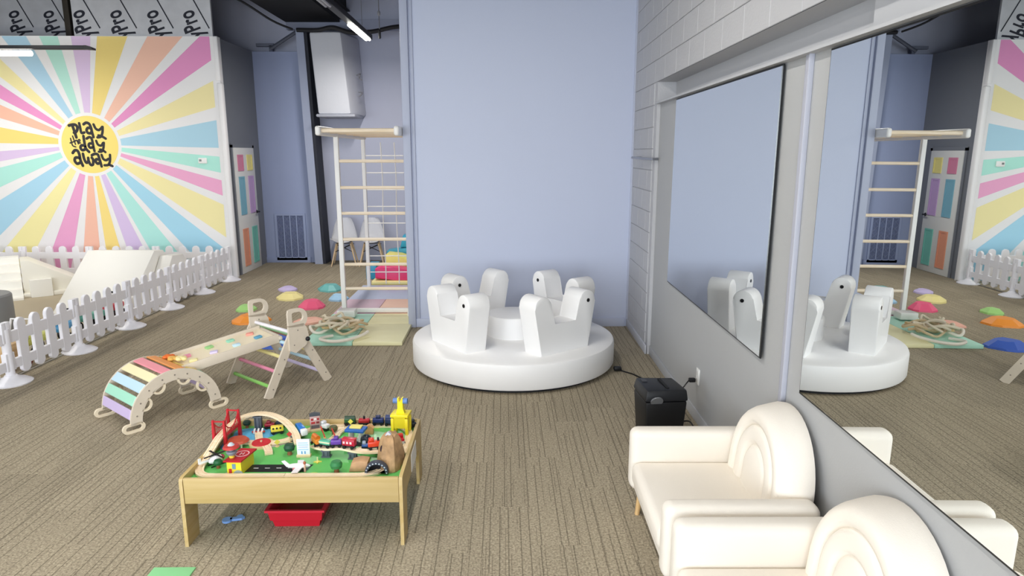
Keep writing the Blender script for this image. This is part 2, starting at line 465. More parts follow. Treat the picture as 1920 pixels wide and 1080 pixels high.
# hand lettering: play the day away
STROKES = [
 (34, [[(250, 268), (300, 256), (345, 258), (370, 287), (365, 330), (335, 366), (312, 372)], [(300, 262), (320, 350), (338, 440)]]),
 (30, [[(405, 235), (412, 300), (422, 374), (465, 368)]]),
 (32, [[(468, 250), (510, 227), (550, 243), (570, 292), (580, 370), (592, 436)], [(568, 308), (525, 302), (502, 337), (516, 374), (555, 380), (577, 352)]]),
 (29, [[(615, 252), (640, 312), (680, 334), (716, 312), (738, 288)], [(745, 288), (732, 370), (700, 430), (650, 440)], [(668, 412), (715, 424), (770, 458)]]),
 (16, [[(250, 455), (258, 515), (270, 562), (312, 580)], [(235, 522), (300, 500)], [(285, 420), (298, 480), (312, 542)], [(305, 502), (335, 482), (356, 535)], [(358, 515), (386, 488), (376, 470), (356, 490), (364, 524), (388, 520)]]),
 (32, [[(440, 562), (400, 556), (380, 590), (400, 626), (440, 616), (455, 580)], [(445, 420), (448, 520), (458, 600), (500, 652)]]),
 (30, [[(488, 458), (530, 436), (560, 456), (570, 520), (575, 590), (582, 640)], [(562, 530), (520, 530), (505, 560), (525, 592), (567, 582)]]),
 (27, [[(625, 490), (645, 545), (690, 560), (722, 522)], [(735, 518), (720, 595), (690, 645), (645, 650)], [(665, 618), (700, 624), (742, 656)]]),
 (34, [[(255, 668), (290, 630), (330, 636), (350, 690), (356, 770), (382, 856)], [(347, 740), (290, 736), (270, 780), (300, 826), (347, 810)]]),
 (32, [[(405, 680), (415, 760), (440, 812), (470, 792), (476, 740)], [(475, 780), (500, 842), (535, 836), (546, 770), (530, 738)]]),
 (32, [[(535, 702), (580, 682), (625, 692), (642, 760), (660, 866)], [(637, 770), (595, 760), (580, 790), (605, 826), (642, 810)]]),
 (29, [[(680, 696), (698, 755), (735, 775), (775, 755)], [(805, 696), (796, 780), (765, 842), (706, 850)], [(770, 838), (822, 862)]])]
lb = B()
def flat_stroke(bm_b, pts, wd, y):
    for i, (x, z) in enumerate(pts):
        bm_b.bm.faces.new([bm_b.bm.verts.new(Vector((x + wd / 2 * math.cos(2 * PI * k / 10), y - 0.0004 - 0.00002 * (i % 7), z + wd / 2 * math.sin(2 * PI * k / 10)))) for k in range(10)])
    for i in range(len(pts) - 1):
        a, b = Vector(pts[i]), Vector(pts[i + 1])
        n = (b - a).normalized() if (b - a).length > 0 else Vector((1, 0))
        n = Vector((-n.y, n.x)) * wd / 2
        bm_b.bm.faces.new([bm_b.bm.verts.new(Vector((q.x, y - 0.00001 * (i % 5), q.y))) for q in (a + n, a - n, b - n, b + n)])
for wd, lines_ in STROKES:
    for pl in lines_:
        sp_ = smoothpath([(x, yy, 0) for x, yy in pl], 4)
        pts = [(MC[0] + (v.x - 525) / 7.714 * PXM, MC[1] - (v.y - 547) / 7.714 * PXM) for v in sp_]
        flat_stroke(lb, pts, (wd + (9 if wd > 20 else 4)) / 7.714 * PXM, 10.4975)
let = lb.obj('lettering', M('2b2a2e', 0.6), None, 0); let.parent = wm; let.location = [-v for v in wm.location]
let['label'] = 'black hand lettering reading play the day away'
th = B().box((0, 0, 0), (0.13, 0.03, 0.085), 0.01).obj('thermostat', M('f2f2f0', 0.4)); th.location = (-4.60, 10.485, 1.845)
tag(th, 'small white thermostat on the mint ray of the mural', 'thermostat')
B().box((-0.03, -0.016, 0.005), (0.035, 0.003, 0.03)).obj('display', M('7d8484', 0.3), th)

# ------------------------------------------------------------------ insulation boards above the mural
INS = M('d0d1d6', 0.42, metal=0.25, bump=0.15, bscale=40, var=0.12, vscale=5)
def text_mesh(body, size):
    cu = bpy.data.curves.new('print', 'FONT'); cu.body = body; cu.size = size; cu.offset = 0.009; cu.space_character = 1.06
    o = bpy.data.objects.new('print', cu); C.objects.link(o)
    dg = bpy.context.evaluated_depsgraph_get()
    me = bpy.data.meshes.new_from_object(o.evaluated_get(dg))
    bpy.data.objects.remove(o); me.materials.clear(); me.materials.append(M('1c1e2c', 0.6)); me.name = 'printed_lettering'
    return me
TXT = text_mesh('yPro', 0.34)
def board(x0, x1, y, z0, z1, tx, tz, label):
    o = B().box((0, 0, 0), (x1 - x0, 0.04, z1 - z0)).obj('insulation_board', INS)
    o.location = ((x0 + x1) / 2, y, (z0 + z1) / 2); tag(o, label, 'insulation', 'foil insulation boards')
    for x in tx:
        p_ = link('printed_lettering', TXT, o, (x - o.location.x, -0.0225, 3.50 - o.location.z), (PI / 2, 0, 0))
        p_.matrix_local = Matrix.Translation((x - o.location.x, -0.0225, tz - o.location.z)) @ Matrix.Rotation(PI / 2, 4, 'X') @ Matrix.Rotation(math.radians(109), 4, 'Z') @ Matrix.Diagonal((0.58, 1, 1, 1))
        l_ = B()
        a = Vector((x - o.location.x + 0.10, tz + 0.10 - o.location.z)); b = a + Vector((-0.36, 0.72)) * 0.75
        n = Vector((0.9, 0.45)) * 0.009
        l_.quad((a.x - n.x, -0.0222, a.y - n.y), (a.x + n.x, -0.0222, a.y + n.y), (b.x + n.x, -0.0222, b.y + n.y), (b.x - n.x, -0.0222, b.y - n.y))
        l_.obj('printed_line', M('1c1e2c', 0.6), o, 0)
    return o
board(-6.35, -4.31, 10.56, 3.66, CEIL, (-6.06, -5.52, -4.98, -4.45), 3.675, 'bright foil insulation board above the mural, beside the rear wall')
board(-10.1, -6.99, 11.45, 3.3, CEIL, (-7.62, -7.07), 3.84, 'dark foil insulation board set back above the mural at far left')
pc = B().box((0, 0, 0), (0.09, 0.12, 1.3), 0.004).obj('timber_post', M('3a342c', 0.7)); pc.location = (-6.80, 11.2, 3.95); tag(pc, 'dark post between the insulation boards above the mural', 'post')

# ------------------------------------------------------------------ alcove: door, vent, column, duct, ceiling clutter
d = B().box((0, 0, 1.02), (0.045, 0.86, 2.04), 0.004).obj('door_1', M('dcdcda', 0.45)); d.location = (-4.285, 11.29, 0.005)
struct(d, 'white door with six pastel painted panels', 'door')
for (yy, z, hh, col) in ((-0.2, 1.80, 0.26, 'd887a4'), (0.2, 1.80, 0.26, 'e8dc8c'), (-0.2, 1.27, 0.62, '7fb4c8'), (0.2, 1.27, 0.62, 'bfa0cf'), (-0.2, 0.42, 0.62, 'e39b7d'), (0.2, 0.42, 0.62, '78bfb2')):
    pn = B(); wd = 0.23
    pn.ringprism([(-wd / 2, -hh / 2), (wd / 2, -hh / 2), (wd / 2, hh / 2), (-wd / 2, hh / 2)], [(-wd / 2 + .03, -hh / 2 + .03), (wd / 2 - .03, -hh / 2 + .03), (wd / 2 - .03, hh / 2 - .03), (-wd / 2 + .03, hh / 2 - .03)], 0.012, Matrix(((0, 0, 1, 0.0225), (1, 0, 0, yy), (0, 1, 0, z), (0, 0, 0, 1))))
    pn.box((0.0245, yy, z), (0.006, wd - 0.05, hh - 0.05))
    pn.obj('panel', M(col, 0.5), d)
B().cyl((0.02, 0.37, 0.96), (0.075, 0.37, 0.96), 0.014).cyl((0.07, 0.37, 0.96), (0.07, 0.27, 0.96), 0.012).cyl((0.02, 0.37, 0.96), (0.03, 0.37, 0.96), 0.03).obj('handle', BLACK, d)
fr = B().box((-4.292, 10.835, 1.04), (0.03, 0.06, 2.1)).box((-4.292, 11.745, 1.04), (0.03, 0.06, 2.1)).box((-4.292, 11.29, 2.075), (0.03, 0.97, 0.06)).obj('trim_6', P_DARK); struct(fr, 'dark grey frame around the six panel door', 'trim')

v = thing('air_return_grille', 'blue painted air return grille low on the alcove wall', 'vent', (-3.835, 12.10, 0.47))
vf = B().ringprism([(-.275, -.425), (.275, -.425), (.275, .425), (-.275, .425)], [(-.235, -.385), (.235, -.385), (.235, .385), (-.235, .385)], 0.02, XZ).obj('frame', P_VENT, v)
B().box((0, -0.002, 0), (0.47, 0.004, 0.77)).obj('filter_mesh', M('6c7698', 0.8, var=0.3, vscale=22), v)
for k in range(3): B().box((-0.1175 + 0.1175 * k, -0.012, 0), (0.018, 0.016, 0.77)).obj('bar', P_VENT, v)
wm_ = B()
for k in range(4):
    for q in range(6):
        x0 = -0.235 + 0.1175 * k; z0 = -0.385 + 0.1283 * q
        wm_.cyl((x0, -0.006, z0), (x0 + 0.1175, -0.006, z0 + 0.1283), 0.0025, n=4).cyl((x0 + 0.1175, -0.006, z0), (x0, -0.006, z0 + 0.1283), 0.0025, n=4)
o = wm_.obj('wire_lattice', M('8790ac', 0.5), v)

# tapered steel column
col = B()
def taper_col(b_, yf, fl_x0b, fl_x1b, fl_x0t, fl_x1t, zt, y0, y1):
    vs = [(fl_x0b, y0, 0), (fl_x1b, y0, 0), (fl_x1b, y1, 0), (fl_x0b, y1, 0), (fl_x0t, y0, zt), (fl_x1t, y0, zt), (fl_x1t, y1, zt), (fl_x0t, y1, zt)]
    q = [b_.bm.verts.new(Vector(p)) for p in vs]
    for f_ in ((0, 1, 2, 3), (4, 5, 6, 7), (0, 1, 5, 4), (1, 2, 6, 5), (2, 3, 7, 6), (3, 0, 4, 7)): b_.bm.faces.new([q[i] for i in f_])
taper_col(col, 0, -3.375, -3.235, -3.475, -3.345, 4.0, 11.90, 11.92)
cc = thing('steel_column', 'blue grey tapered steel column between the alcove and rear wall', 'column', (0, 0, 0))
col.obj('flange', M('a0a8c0', 0.55), cc)
cw = B(); taper_col(cw, 0, -3.30, -3.19, -3.40, -3.295, 4.0, 11.925, 12.30); cw.obj('web', M('2c2e38', 0.7), cc)  # shaded side of the column, the shade is put into this dark colour

# insulated duct hanging on the rear wall
du = thing('air_duct', 'grey white wrapped air duct hanging beside the steel column', 'duct', (0, 0, 0))
db = B()
def hexa(b_, lo, hi, bev=0.0):
    """lo, hi: four xy corners each with z"""
    q = [b_.bm.verts.new(Vector(p)) for p in lo + hi]
    fs = [b_.bm.faces.new([q[i] for i in f_]) for f_ in ((3, 2, 1, 0), (4, 5, 6, 7), (0, 1, 5, 4), (1, 2, 6, 5), (2, 3, 7, 6), (3, 0, 4, 7))]
    if bev:
        es = list({e for f_ in fs for e in f_.edges}); bmesh.ops.bevel(b_.bm, geom=es, offset=bev, segments=2, profile=0.5, affect='EDGES')
hexa(db, [(-3.10, 11.62, 2.60), (-2.55, 11.62, 2.60), (-2.42, 12.32, 2.60), (-3.10, 12.32, 2.60)], [(-3.18, 11.62, 3.92), (-2.66, 11.62, 3.92), (-2.50, 12.32, 3.92), (-3.18, 12.32, 3.92)], 0.04)
db.obj('body', M('d2d4dc', 0.5, bump=0.4, bscale=9), du)
B().box((-2.80, 11.93, 2.58), (0.66, 0.68, 0.05), 0.02).obj('bottom_collar', M('a9acb8', 0.5), du)
B().tube(smoothpath([(-2.47, 11.85, 3.25), (-2.40, 11.8, 3.27), (-2.42, 11.8, 3.20), (-2.37, 11.8, 3.17)]), 0.012, 6).obj('wire_tie', M('77777f', 0.5), du)
B().tube(smoothpath([(-2.45, 11.85, 2.98), (-2.38, 11.8, 2.96), (-2.43, 11.8, 2.90)]), 0.012, 6).obj('wire_tie', M('77777f', 0.5), du)

# ceiling steel: purlins, bracing, bracket, black hose
for k, (x, lab) in enumerate(((-2.75, 'black roof purlin over the tapered column'), (-3.55, 'black roof purlin over the blue alcove'))):
    pb = B().box((0, 0, 0), (0.12, 12.4, 0.24), 0.0).box((0.05, 0, -0.115), (0.14, 12.4, 0.015)).obj('roof_purlin', M('17171c', 0.7)); pb.location = (x, 6.1, CEIL - 0.12)
    tag(pb, lab, 'beam', 'black roof purlins')
hb = B().box((0, 0, 0), (2.2, 0.14, 0.16)).obj('roof_girt', M('8c92a8', 0.6)); hb.location = (-2.6, 12.2, 4.12); tag(hb, 'blue grey horizontal steel member above the duct', 'beam')
bu = B().box((0, 0, 0), (0.92, 5.2, 0.44)).obj('duct_bulkhead', M('121216', 0.8)); bu.location = (-3.24, 9.66, CEIL - 0.225); tag(bu, 'black boxed bulkhead under the ceiling above the column', 'bulkhead')
kb = B().cyl((-3.95, 12.0, 3.70), (-3.42, 12.0, 4.02), 0.03, n=6).obj('brace_rod', M('565a68', 0.6)); tag(kb, 'thin diagonal brace rising beside the column top', 'brace')
bk = B().box((-4.10, 12.2, 3.79), (0.3, 0.06, 0.05)).box((-4.0, 12.2, 3.72), (0.06, 0.06, 0.12)).obj('steel_bracket', M('6f7486', 0.6)); tag(bk, 'small grey steel bracket on top of the alcove corner', 'bracket')
hs = B().tube(smoothpath([(-3.35, 11.55, 3.93), (-3.0, 11.5, 3.92), (-2.75, 11.5, 3.96), (-2.45, 11.5, 3.88), (-2.1, 11.5, 3.90), (-1.75, 11.4, 3.95), (-1.45, 11.2, 3.92), (-1.0, 11.0, 3.80)]), 0.035, 8).obj('black_hose', M('1d1d22', 0.6)); tag(hs, 'black flexible hose sagging across the rear wall top', 'hose')
pw = B().tube(smoothpath([(-4.6, 11.0, 4.5), (-4.1, 11.2, 4.3), (-3.7, 11.4, 4.05), (-3.4, 11.5, 3.93)]), 0.018, 6).obj('hanging_cable', M('1d1d22', 0.6)); tag(pw, 'black cable curving down from the ceiling over the alcove', 'cable')
hk = thing('hanging_hook', 'small black hook hanging on a wire by the blue partition', 'hook', (-1.735, 10.0, 3.56))
B().cyl((0, 0, 0.12), (0, 0, 1.04), 0.006, n=6).obj('wire', M('6a6a70', 0.5), hk)
B().box((0, 0, 0.05), (0.035, 0.035, 0.12), 0.012).obj('hook_body', BLACK, hk); B().ell((0, 0, 0.33), (0.022, 0.022, 0.04), 8, 6).obj('clip', M('8a8a90', 0.4), hk)

# LED strip lights
LED = M('fffdf4', 0.4, emit=14.0)
def fixture(label, x, y0, y1, z, lit, power=22):
    t_ = thing('strip_light', label, 'light', (x, (y0 + y1) / 2, z), 0, 'black LED strip lights')
    L_ = y1 - y0
    B().box((0, 0, 0.05), (0.10, L_, 0.07), 0.006).obj('housing', M('1a1a1e', 0.5), t_)
    for (a, b) in lit:
        for dx in (-0.024, 0.024): B().cyl((dx, a - (y0 + y1) / 2, 0.0), (dx, b - (y0 + y1) / 2, 0.0), 0.018, n=8).obj('tube', LED, t_)
    for yy in (-L_ * 0.4, L_ * 0.4): B().cyl((0, yy, 0.08), (0, yy, CEIL - z), 0.004, n=5).obj('suspension_wire', M('6a6a70', 0.5), t_)
    for (a, b) in lit:
        al = area('strip_lamp', (0, 0, 0), (0, 0, 0), 0.1, (b - a), power, (1.0, 0.96, 0.90))
        al.parent = t_; al.location = (0, (a + b) / 2 - (y0 + y1) / 2, -0.03)
    return t_
fixture('black hanging strip light with a lit tube, above the rope ladder frame', -1.98, 5.6, 10.5, 3.6, ((9.25, 10.4),), 75)
_t = bpy.data.objects['strip_light']
for dx in (-0.024, 0.024): B().cyl((dx, -1.15, 0), (dx, 0.05, 0), 0.018, n=8).obj('tube', M('b9bbc2', 0.4), _t, label='unlit grey tube')
t_ = thing('strip_light', 'black strip light with a glowing white tube in front of the mural', 'light', (-6.35, 9.0, 3.24), 0, 'black LED strip lights')
B().box((-0.55, 0, 0.035), (3.2, 0.09, 0.045), 0.006).prism([(1.05, 0.012), (1.15, 0.006), (1.15, 0.03), (1.08, 0.058), (1.05, 0.058)], 0.09, Matrix.Translation((0, 0.045, 0)) @ XZ).obj('housing', M('1a1a1e', 0.5), t_)
B().cyl((-1.8, 0, -0.035), (0.36, 0, -0.035), 0.035, n=10, bev=0.01).obj('tube', LED, t_)
for xx in (-0.05, -1.6): B().cyl((xx, 0, 0.05), (xx, 0, CEIL - 3.24), 0.004, n=5).obj('suspension_wire', M('c9c9cc', 0.5), t_)
_a = area('strip_lamp', (0, 0, 0), (0, 0, 0), 2.1, 0.1, 34, (1.0, 0.96, 0.90)); _a.parent = t_; _a.location = (-0.75, 0, -0.08)
# unseen strip lights added overhead to brighten the carpet, armchairs and play area
for (x, y0, y1, nm) in ((-0.5, -0.6, 5.0, 'over the armchairs and open carpet'), (-2.4, -1.5, 3.4, 'over the train table'), (-6.2, -1.5, 3.4, 'over the front left floor'), (-6.2, 3.9, 8.3, 'over the fenced play area')):
    fixture('added unseen strip light with lit tubes hanging ' + nm, x, y0, y1, 3.75, ((y0 + .2, y0 + 2.2), (y1 - 2.2, y1 - .2)), 38 if x > -1 else (36 if x > -4 else 26))

# ================================================================== FENCED PLAY AREA
PLASTIC = M('f1f0f6', 0.35)
mt = B().box((0, 0, 0.006), (5.6, 5.2, 0.012), 0.004).obj('play_mat', M('b3a790', 0.9, bump=0.2, bscale=150)); mt.location = (-7.16, 7.9, 0)
tag(mt, 'large beige floor mat inside the white picket fence', 'mat')
ed = B().box((0, 0, 0.006), (0.035, 5.2, 0.012), 0.003).obj('edge_strip', M('a9a498', 0.6), mt); ed.location = (2.8, 0, 0)

def picket_poly(wd, z0, z1):
    return [(-wd / 2, z0 + wd * .3)] + [(x, z) for x, z in arc(0, z0 + wd * .45, wd / 2, PI, 2 * PI, 8)][1:-1] + [(wd / 2, z0 + wd * .3)] + arc(0, z1 - wd / 2, wd / 2, 0, PI, 8)
PK_ME = B().prism(picket_poly(0.108, 0.055, 0.545), 0.034, XZ, 0.004, 1).mesh('picket', PLASTIC)
def fence_panel(loc, rz, L, label):
    t_ = thing('picket_fence', label, 'fence', loc, rz, 'white picket fence panels')
    for z, h in ((0.40, 0.10), (0.16, 0.085)):
        B().box((L / 2, 0, z), (L - 0.11, 0.031, h), 0.004, 1).obj('rail', PLASTIC, t_)
    n = 4
    for k in range(n): link('picket', PK_ME, t_, ((k + 1) * L / (n + 1), 0.017, 0))
    return t_
POST_ME = None
def fence_post(loc, label, ax=True):
    t_ = thing('fence_post', label, 'fence post', loc, 0, 'white fence posts')
    B().cyl((0, 0, 0.02), (0, 0, 0.48), 0.036, n=14).obj('post', PLASTIC, t_)
    for dd in (-0.027, 0.027):
        for bz, bh in ((0.45, 0.18), (0.19, 0.16)): B().box((0 if ax else dd, dd if ax else 0, bz), (0.046, 0.05, bh) if ax else (0.05, 0.046, bh), 0.005).obj('bracket', PLASTIC, t_)
    B().lathe([(0, 0), (0.155, 0), (0.16, 0.012), (0.12, 0.035), (0.06, 0.055), (0.045, 0.075), (0, 0.075)], 24).obj('base', PLASTIC, t_)
    return t_
ORD = ('nearest', 'second', 'third', 'fourth', 'fifth', 'sixth', 'seventh')
FX = -4.27
fy = [5.58 + 0.95 * k for k in range(6)]
for k in range(6): fence_post((FX, fy[k], 0), '%s white post of the picket fence run beside the carpet, counted from the camera' % ORD[k])
for k in range(5): fence_panel((FX, fy[k], 0), PI / 2, 0.95, '%s white picket panel beside the carpet, counted from the camera' % ORD[k])
fence_panel((FX, 4.63, 0), PI / 2, 0.95, 'white picket panel running out of the left frame edge')
for k in range(5):
    x1 = -4.33 - 1.02 * k
    fence_panel((x1 - 1.02, 10.28, 0.0125), 0, 1.02, '%s white picket panel along the mural, counted from the door' % ('first', 'second', 'third', 'fourth', 'fifth')[k])
    fence_post((x1 - 1.02, 10.28, 0.0125), '%s white fence post along the mural, counted from the door' % ('first', 'second', 'third', 'fourth', 'fifth')[k], False)

# soft play shapes
FOAM = M('f1efe8', 0.45)
FOAM2 = M('ece8dc', 0.45)
def yz_prism(poly, x0, x1, bev=0.02):
    # poly given as (y,z), extruded along x
    return B().prism(poly, x1 - x0, Matrix(((0, 0, 1, x0), (1, 0, 0, 0), (0, 1, 0, 0), (0, 0, 0, 1))), bev)
sl = thing('foam_slide', 'big white foam slide wedge behind the picket fence', 'foam slide', (-5.03, 8.5, 0.012))
yz_prism([(-0.52, 0), (1.0, 0), (1.0, 0.2), (0.55, 0.66), (0.32, 0.685), (-0.52, 0.03)], -0.47, 0.42, 0.02).obj('ramp', FOAM, sl)
yz_prism([(-0.1, 0), (1.0, 0), (1.0, 0.20), (0.72, 0.58), (0.42, 0.60)], 0.425, 0.60, 0.015).obj('side_block', M('e4e1da', 0.45), sl)
st = thing('foam_steps', 'white foam climbing wedge with a ridged step ramp by the mural', 'foam ramp', (-6.83, 9.40, 0.012), 0.62)
stp = B()
pl = [(-0.62, 0), (0.3, 0), (0.3, 0.50)]
for k in range(5): pl += [(0.10 - 0.14 * k, 0.50 - 0.095 * k), (0.08 - 0.14 * k, 0.41 - 0.095 * k)]
pl += [(-0.62, 0.03)]
yz_prism(pl, -0.75, 0.0, 0.008).obj('ridged_ramp', FOAM, st)
B().prism([(0.0, 0), (0.82, 0), (0.82, 0.08), (0.10, 0.50), (0.0, 0.50)], 0.50, Matrix.Translation((0.01, 0.10, 0)) @ XZ, 0.015).obj('side_wedge', FOAM2, st)
yz_prism([(-0.50, 0.0), (-0.34, 0.0), (-0.34, 0.24), (-0.50, 0.24)], 0.08, 0.34, 0.012).obj('small_block', FOAM, st)
B().box((0.45, -0.36, 0.03), (0.9, 0.24, 0.06), 0.01).obj('base_pad', FOAM2, st)
cy = B().lathe([(0, 0), (0.29, 0), (0.30, 0.02), (0.30, 0.44), (0.285, 0.46), (0, 0.46)], 40).obj('foam_cylinder', M('8b8b8b', 0.6)); cy.location = (-5.62, 7.05, 0.012)
tag(cy, 'dark grey foam cylinder at the left frame edge inside the fence', 'foam cylinder')
# ride-on toys seen through the pickets
def rideon(loc, rz, col, label):
    t_ = thing('ride_on_toy', label, 'ride-on toy', loc, rz, 'ride-on toys behind the fence')
    B().box((0, 0, 0.17), (0.34, 0.13, 0.08), 0.03).box((-0.12, 0, 0.23), (0.10, 0.12, 0.07), 0.02).obj('body', M(col, 0.35), t_)
    B().cyl((0.14, 0, 0.19), (0.16, 0, 0.32), 0.012, n=8).cyl((0.16, -0.10, 0.31), (0.16, 0.10, 0.31), 0.013, n=8).obj('handlebar', M('22242a', 0.5), t_)
    for sx in (-0.11, 0.11):
        for sy in (-0.08, 0.08): B().cyl((sx, sy - 0.02, 0.06), (sx, sy + 0.02, 0.06), 0.06, n=14).obj('wheel', M('111114', 0.5), t_)
    return t_
rideon((-4.62, 6.86, 0.012), 1.7, '5aa7dc', 'blue ride-on toy behind the fence, nearest the camera')
rideon((-4.60, 7.30, 0.012), 1.4, '6fb8a6', 'teal ride-on toy parked behind the fence')
rideon((-4.62, 7.75, 0.012), 1.6, 'd2404c', 'red ride-on toy parked behind the fence')
rideon((-4.58, 6.38, 0.012), 1.5, 'dfe27a', 'lime ride-on toy behind the fence beside the nearest panels')
wk = thing('activity_walker', 'wooden toy walker behind the nearest fence panel', 'toy', (-4.55, 5.95, 0.012), 1.5)
B().box((0, 0, 0.16), (0.28, 0.16, 0.16), 0.01).obj('body', wood('d9b98a', 'c09a66'), wk); B().tube([(0.12, -0.09, 0.2), (0.2, -0.09, 0.42), (0.2, 0.09, 0.42), (0.12, 0.09, 0.2)], 0.012, 6).obj('handle', M('f0efef', 0.4), wk)
for sx in (-0.1, 0.1):
    for sy in (-0.1, 0.1): B().cyl((sx, sy - 0.015, 0.045), (sx, sy + 0.015, 0.045), 0.045, n=12).obj('wheel', M('7c2f2c', 0.5), wk)

# ================================================================== CLIMBING FRAME, MATS, ROPE
WHT = M('f3f1ee', 0.4)
BIRCH = wood('f8e8d2', 'efd9b8', 0)
XL, XR, YF, YR = -1.935, -1.112, 7.97, 9.5
cf = thing('climbing_gym', 'white climbing frame with wooden rungs and rope net beside the blue wall', 'climbing frame', (0, 0, 0.045))
for x in (XL, XR):
    for y, wd in ((YF, 0.055), (YR, 0.05)): B().box((x, y, 1.06), (wd if x < -1.5 else 0.05, wd, 2.12), 0.008).obj('post', WHT, cf)
    B().box((x, (7.18 + 9.6) / 2, 2.145), (0.055, 9.6 - 7.18, 0.10), 0.022, 3).obj('top_rail', WHT, cf)
    if x > -1.5: B().box((x, (7.75 + 9.6) / 2, 0.03), (0.055, 9.6 - 7.75, 0.06), 0.01).obj('base_rail', WHT, cf)
for z in (1.868, 1.561, 1.258, 0.948, 0.645, 0.346): B().cyl((XL, YF, z - .045), (XR, YF, z - .045), 0.019, n=10).obj('rung', BIRCH, cf)
for y in (7.26, 7.62, 8.0, 8.4, 8.8, 9.2, 9.52): B().cyl((XL, y, 2.15), (XR, y, 2.15), 0.024, n=10).obj('top_bar', BIRCH, cf)
B().box(((XL + XR) / 2, YF, 0.03), (XR - XL, 0.05, 0.05), 0.008).obj('crossbar', WHT, cf)
B().box((XL + 0.085, 7.74, 0.055), (0.21, 0.16, 0.085), 0.012).obj('front_foot', WHT, cf)
ROPE_W = M('ece9e4', 0.7)
for x in (-1.69, -1.50, -1.31): B().tube([(x + 0.006 * math.sin(z * 5), YR, z) for z in [0.06 + 2.0 * k / 12 for k in range(13)]], 0.008, 6).obj('net_rope', ROPE_W, cf)
for k in range(8):
    z = 1.924 - 0.235 * k - .045
    B().tube([(XL + (XR - XL) * q / 6, YR - 0.006, z - 0.012 * math.sin(PI * (q % 2))) for q in range(7)], 0.008, 6).obj('net_rope', ROPE_W, cf)

fm = thing('folding_mat', 'pastel folding floor mat under the climbing frame', 'mat', (0, 0, 0))
for (x0, x1, y0, y1, c_) in ((-2.07, -1.565, 6.68, 7.92, 'b5e6d2'), (-1.56, -1.045, 6.68, 7.44, 'ece6b8'), (-2.07, -1.565, 7.925, 8.755, 'd8bccb'), (-1.56, -1.07, 7.445, 7.92, 'ece6b8'), (-1.56, -0.6, 7.925, 8.755, 'efc9b3'), (-2.07, -0.6, 8.76, 9.72, 'b6bed6')):
    b_ = B().box(((x0 + x1) / 2, (y0 + y1) / 2, 0.021), (x1 - x0, y1 - y0, 0.042), 0.006)
    b_.obj('mat_panel', M(c_, 0.45), fm)

rp = thing('rope_pile', 'tangled beige climbing ropes heaped on the mint mat panel', 'rope', (-1.80, 7.04, 0.049))
RC = [M('e8dcc4', 0.85, bump=0.6, bscale=150), M('d6c09c', 0.85, bump=0.6, bscale=150), M('efe8da', 0.8)]
def loop(cx, cy, rx, ry, z, ph, n=16, wob=0.3, turns=1.0):
    return [(cx + rx * math.cos(ph + 2 * PI * turns * i / n) * (1 + wob * 0.3 * math.sin(3 * i + ph)), cy + ry * math.sin(ph + 2 * PI * turns * i / n) * (1 + wob * 0.3 * math.cos(2 * i + ph)), max(0.014, z + 0.03 * math.sin(2 * i + ph))) for i in range(n + 1)]
rng = random.Random(3)
for k, (cx, cy, rx, ry, z, ph, c_, r_) in enumerate(((-0.20, 0.10, 0.12, 0.16, 0.02, 0.2, 2, 0.016), (-0.05, 0.20, 0.18, 0.10, 0.06, 1.0, 1, 0.015), (0.0, 0.05, 0.22, 0.08, 0.08, 2.0, 0, 0.017), (0.10, -0.05, 0.14, 0.12, 0.05, 0.6, 1, 0.014), (-0.10, 0.28, 0.12, 0.12, 0.10, 2.6, 0, 0.015), (0.08, 0.12, 0.20, 0.14, 0.07, 4.0, 1, 0.016), (0.02, 0.0, 0.10, 0.16, 0.10, 5.0, 0, 0.014))):
    B().tube(smoothpath(loop(cx, cy, rx, ry, z, ph, 10, 0.6, 1.3), 4), r_, 7).obj('rope', RC[c_], rp)
B().tube(smoothpath([(0.0, -0.2, 0.016), (-0.10, -0.32, 0.016), (0.05, -0.42, 0.016), (0.20, -0.36, 0.018), (0.32, -0.22, 0.03), (0.36, -0.14, 0.045)]), 0.017, 8).obj('rope', RC[2], rp)
B().box((-0.02, 0.02, 0.05), (0.30, 0.05, 0.02), 0.006, rot=(0, 0.1, 0.5)).obj('wooden_rung', wood('d8bd8c', 'c5a470'), rp)
B().box((0.16, 0.10, 0.07), (0.26, 0.045, 0.02), 0.006, rot=(0, -0.15, 0.9)).obj('wooden_rung', wood('d8bd8c', 'c5a470'), rp)

# foam blocks behind the net
def foam(name, poly, depth, loc, col, label, rz=0.0):
    o = B().prism(poly, depth, Matrix.Translation((0, depth / 2, 0)) @ XZ, 0.025).obj(name, M(col, 0.4)); place(o, loc, rz); tag(o, label, 'foam block', 'foam shapes behind the net'); return o
foam('foam_block', [(0, 0), (1.1, 0), (1.1, 0.06), (0, 0.06)], 0.44, (-1.98, 10.10, 0), 'e9e2a0', 'flat pale yellow foam slab lying lowest behind the rope net')
foam('foam_block', [(0, 0), (0.95, 0), (0.95, 0.07), (0.0, 0.07)], 0.52, (-1.96, 10.66, 0.0), '3fa7cf', 'flat blue foam block under the yellow wave behind the rope net')
foam('foam_block', [(0, 0), (0.17, 0), (0.17, 0.24), (0.03, 0.24), (0, 0.2)], 0.34, (-2.16, 10.56, 0.0), '3aa0ca', 'upright blue foam block left of the pink wave behind the net')
foam('foam_wave', [(0, 0.02), (0.30, 0.0), (0.62, 0.0), (0.9, 0.0), (0.9, 0.10), (0.6, 0.13), (0.3, 0.19), (0.10, 0.215), (0.0, 0.17)], 0.28, (-1.94, 10.13, 0.065), 'e23a78', 'hot pink foam wave leaning in the stack behind the rope net')
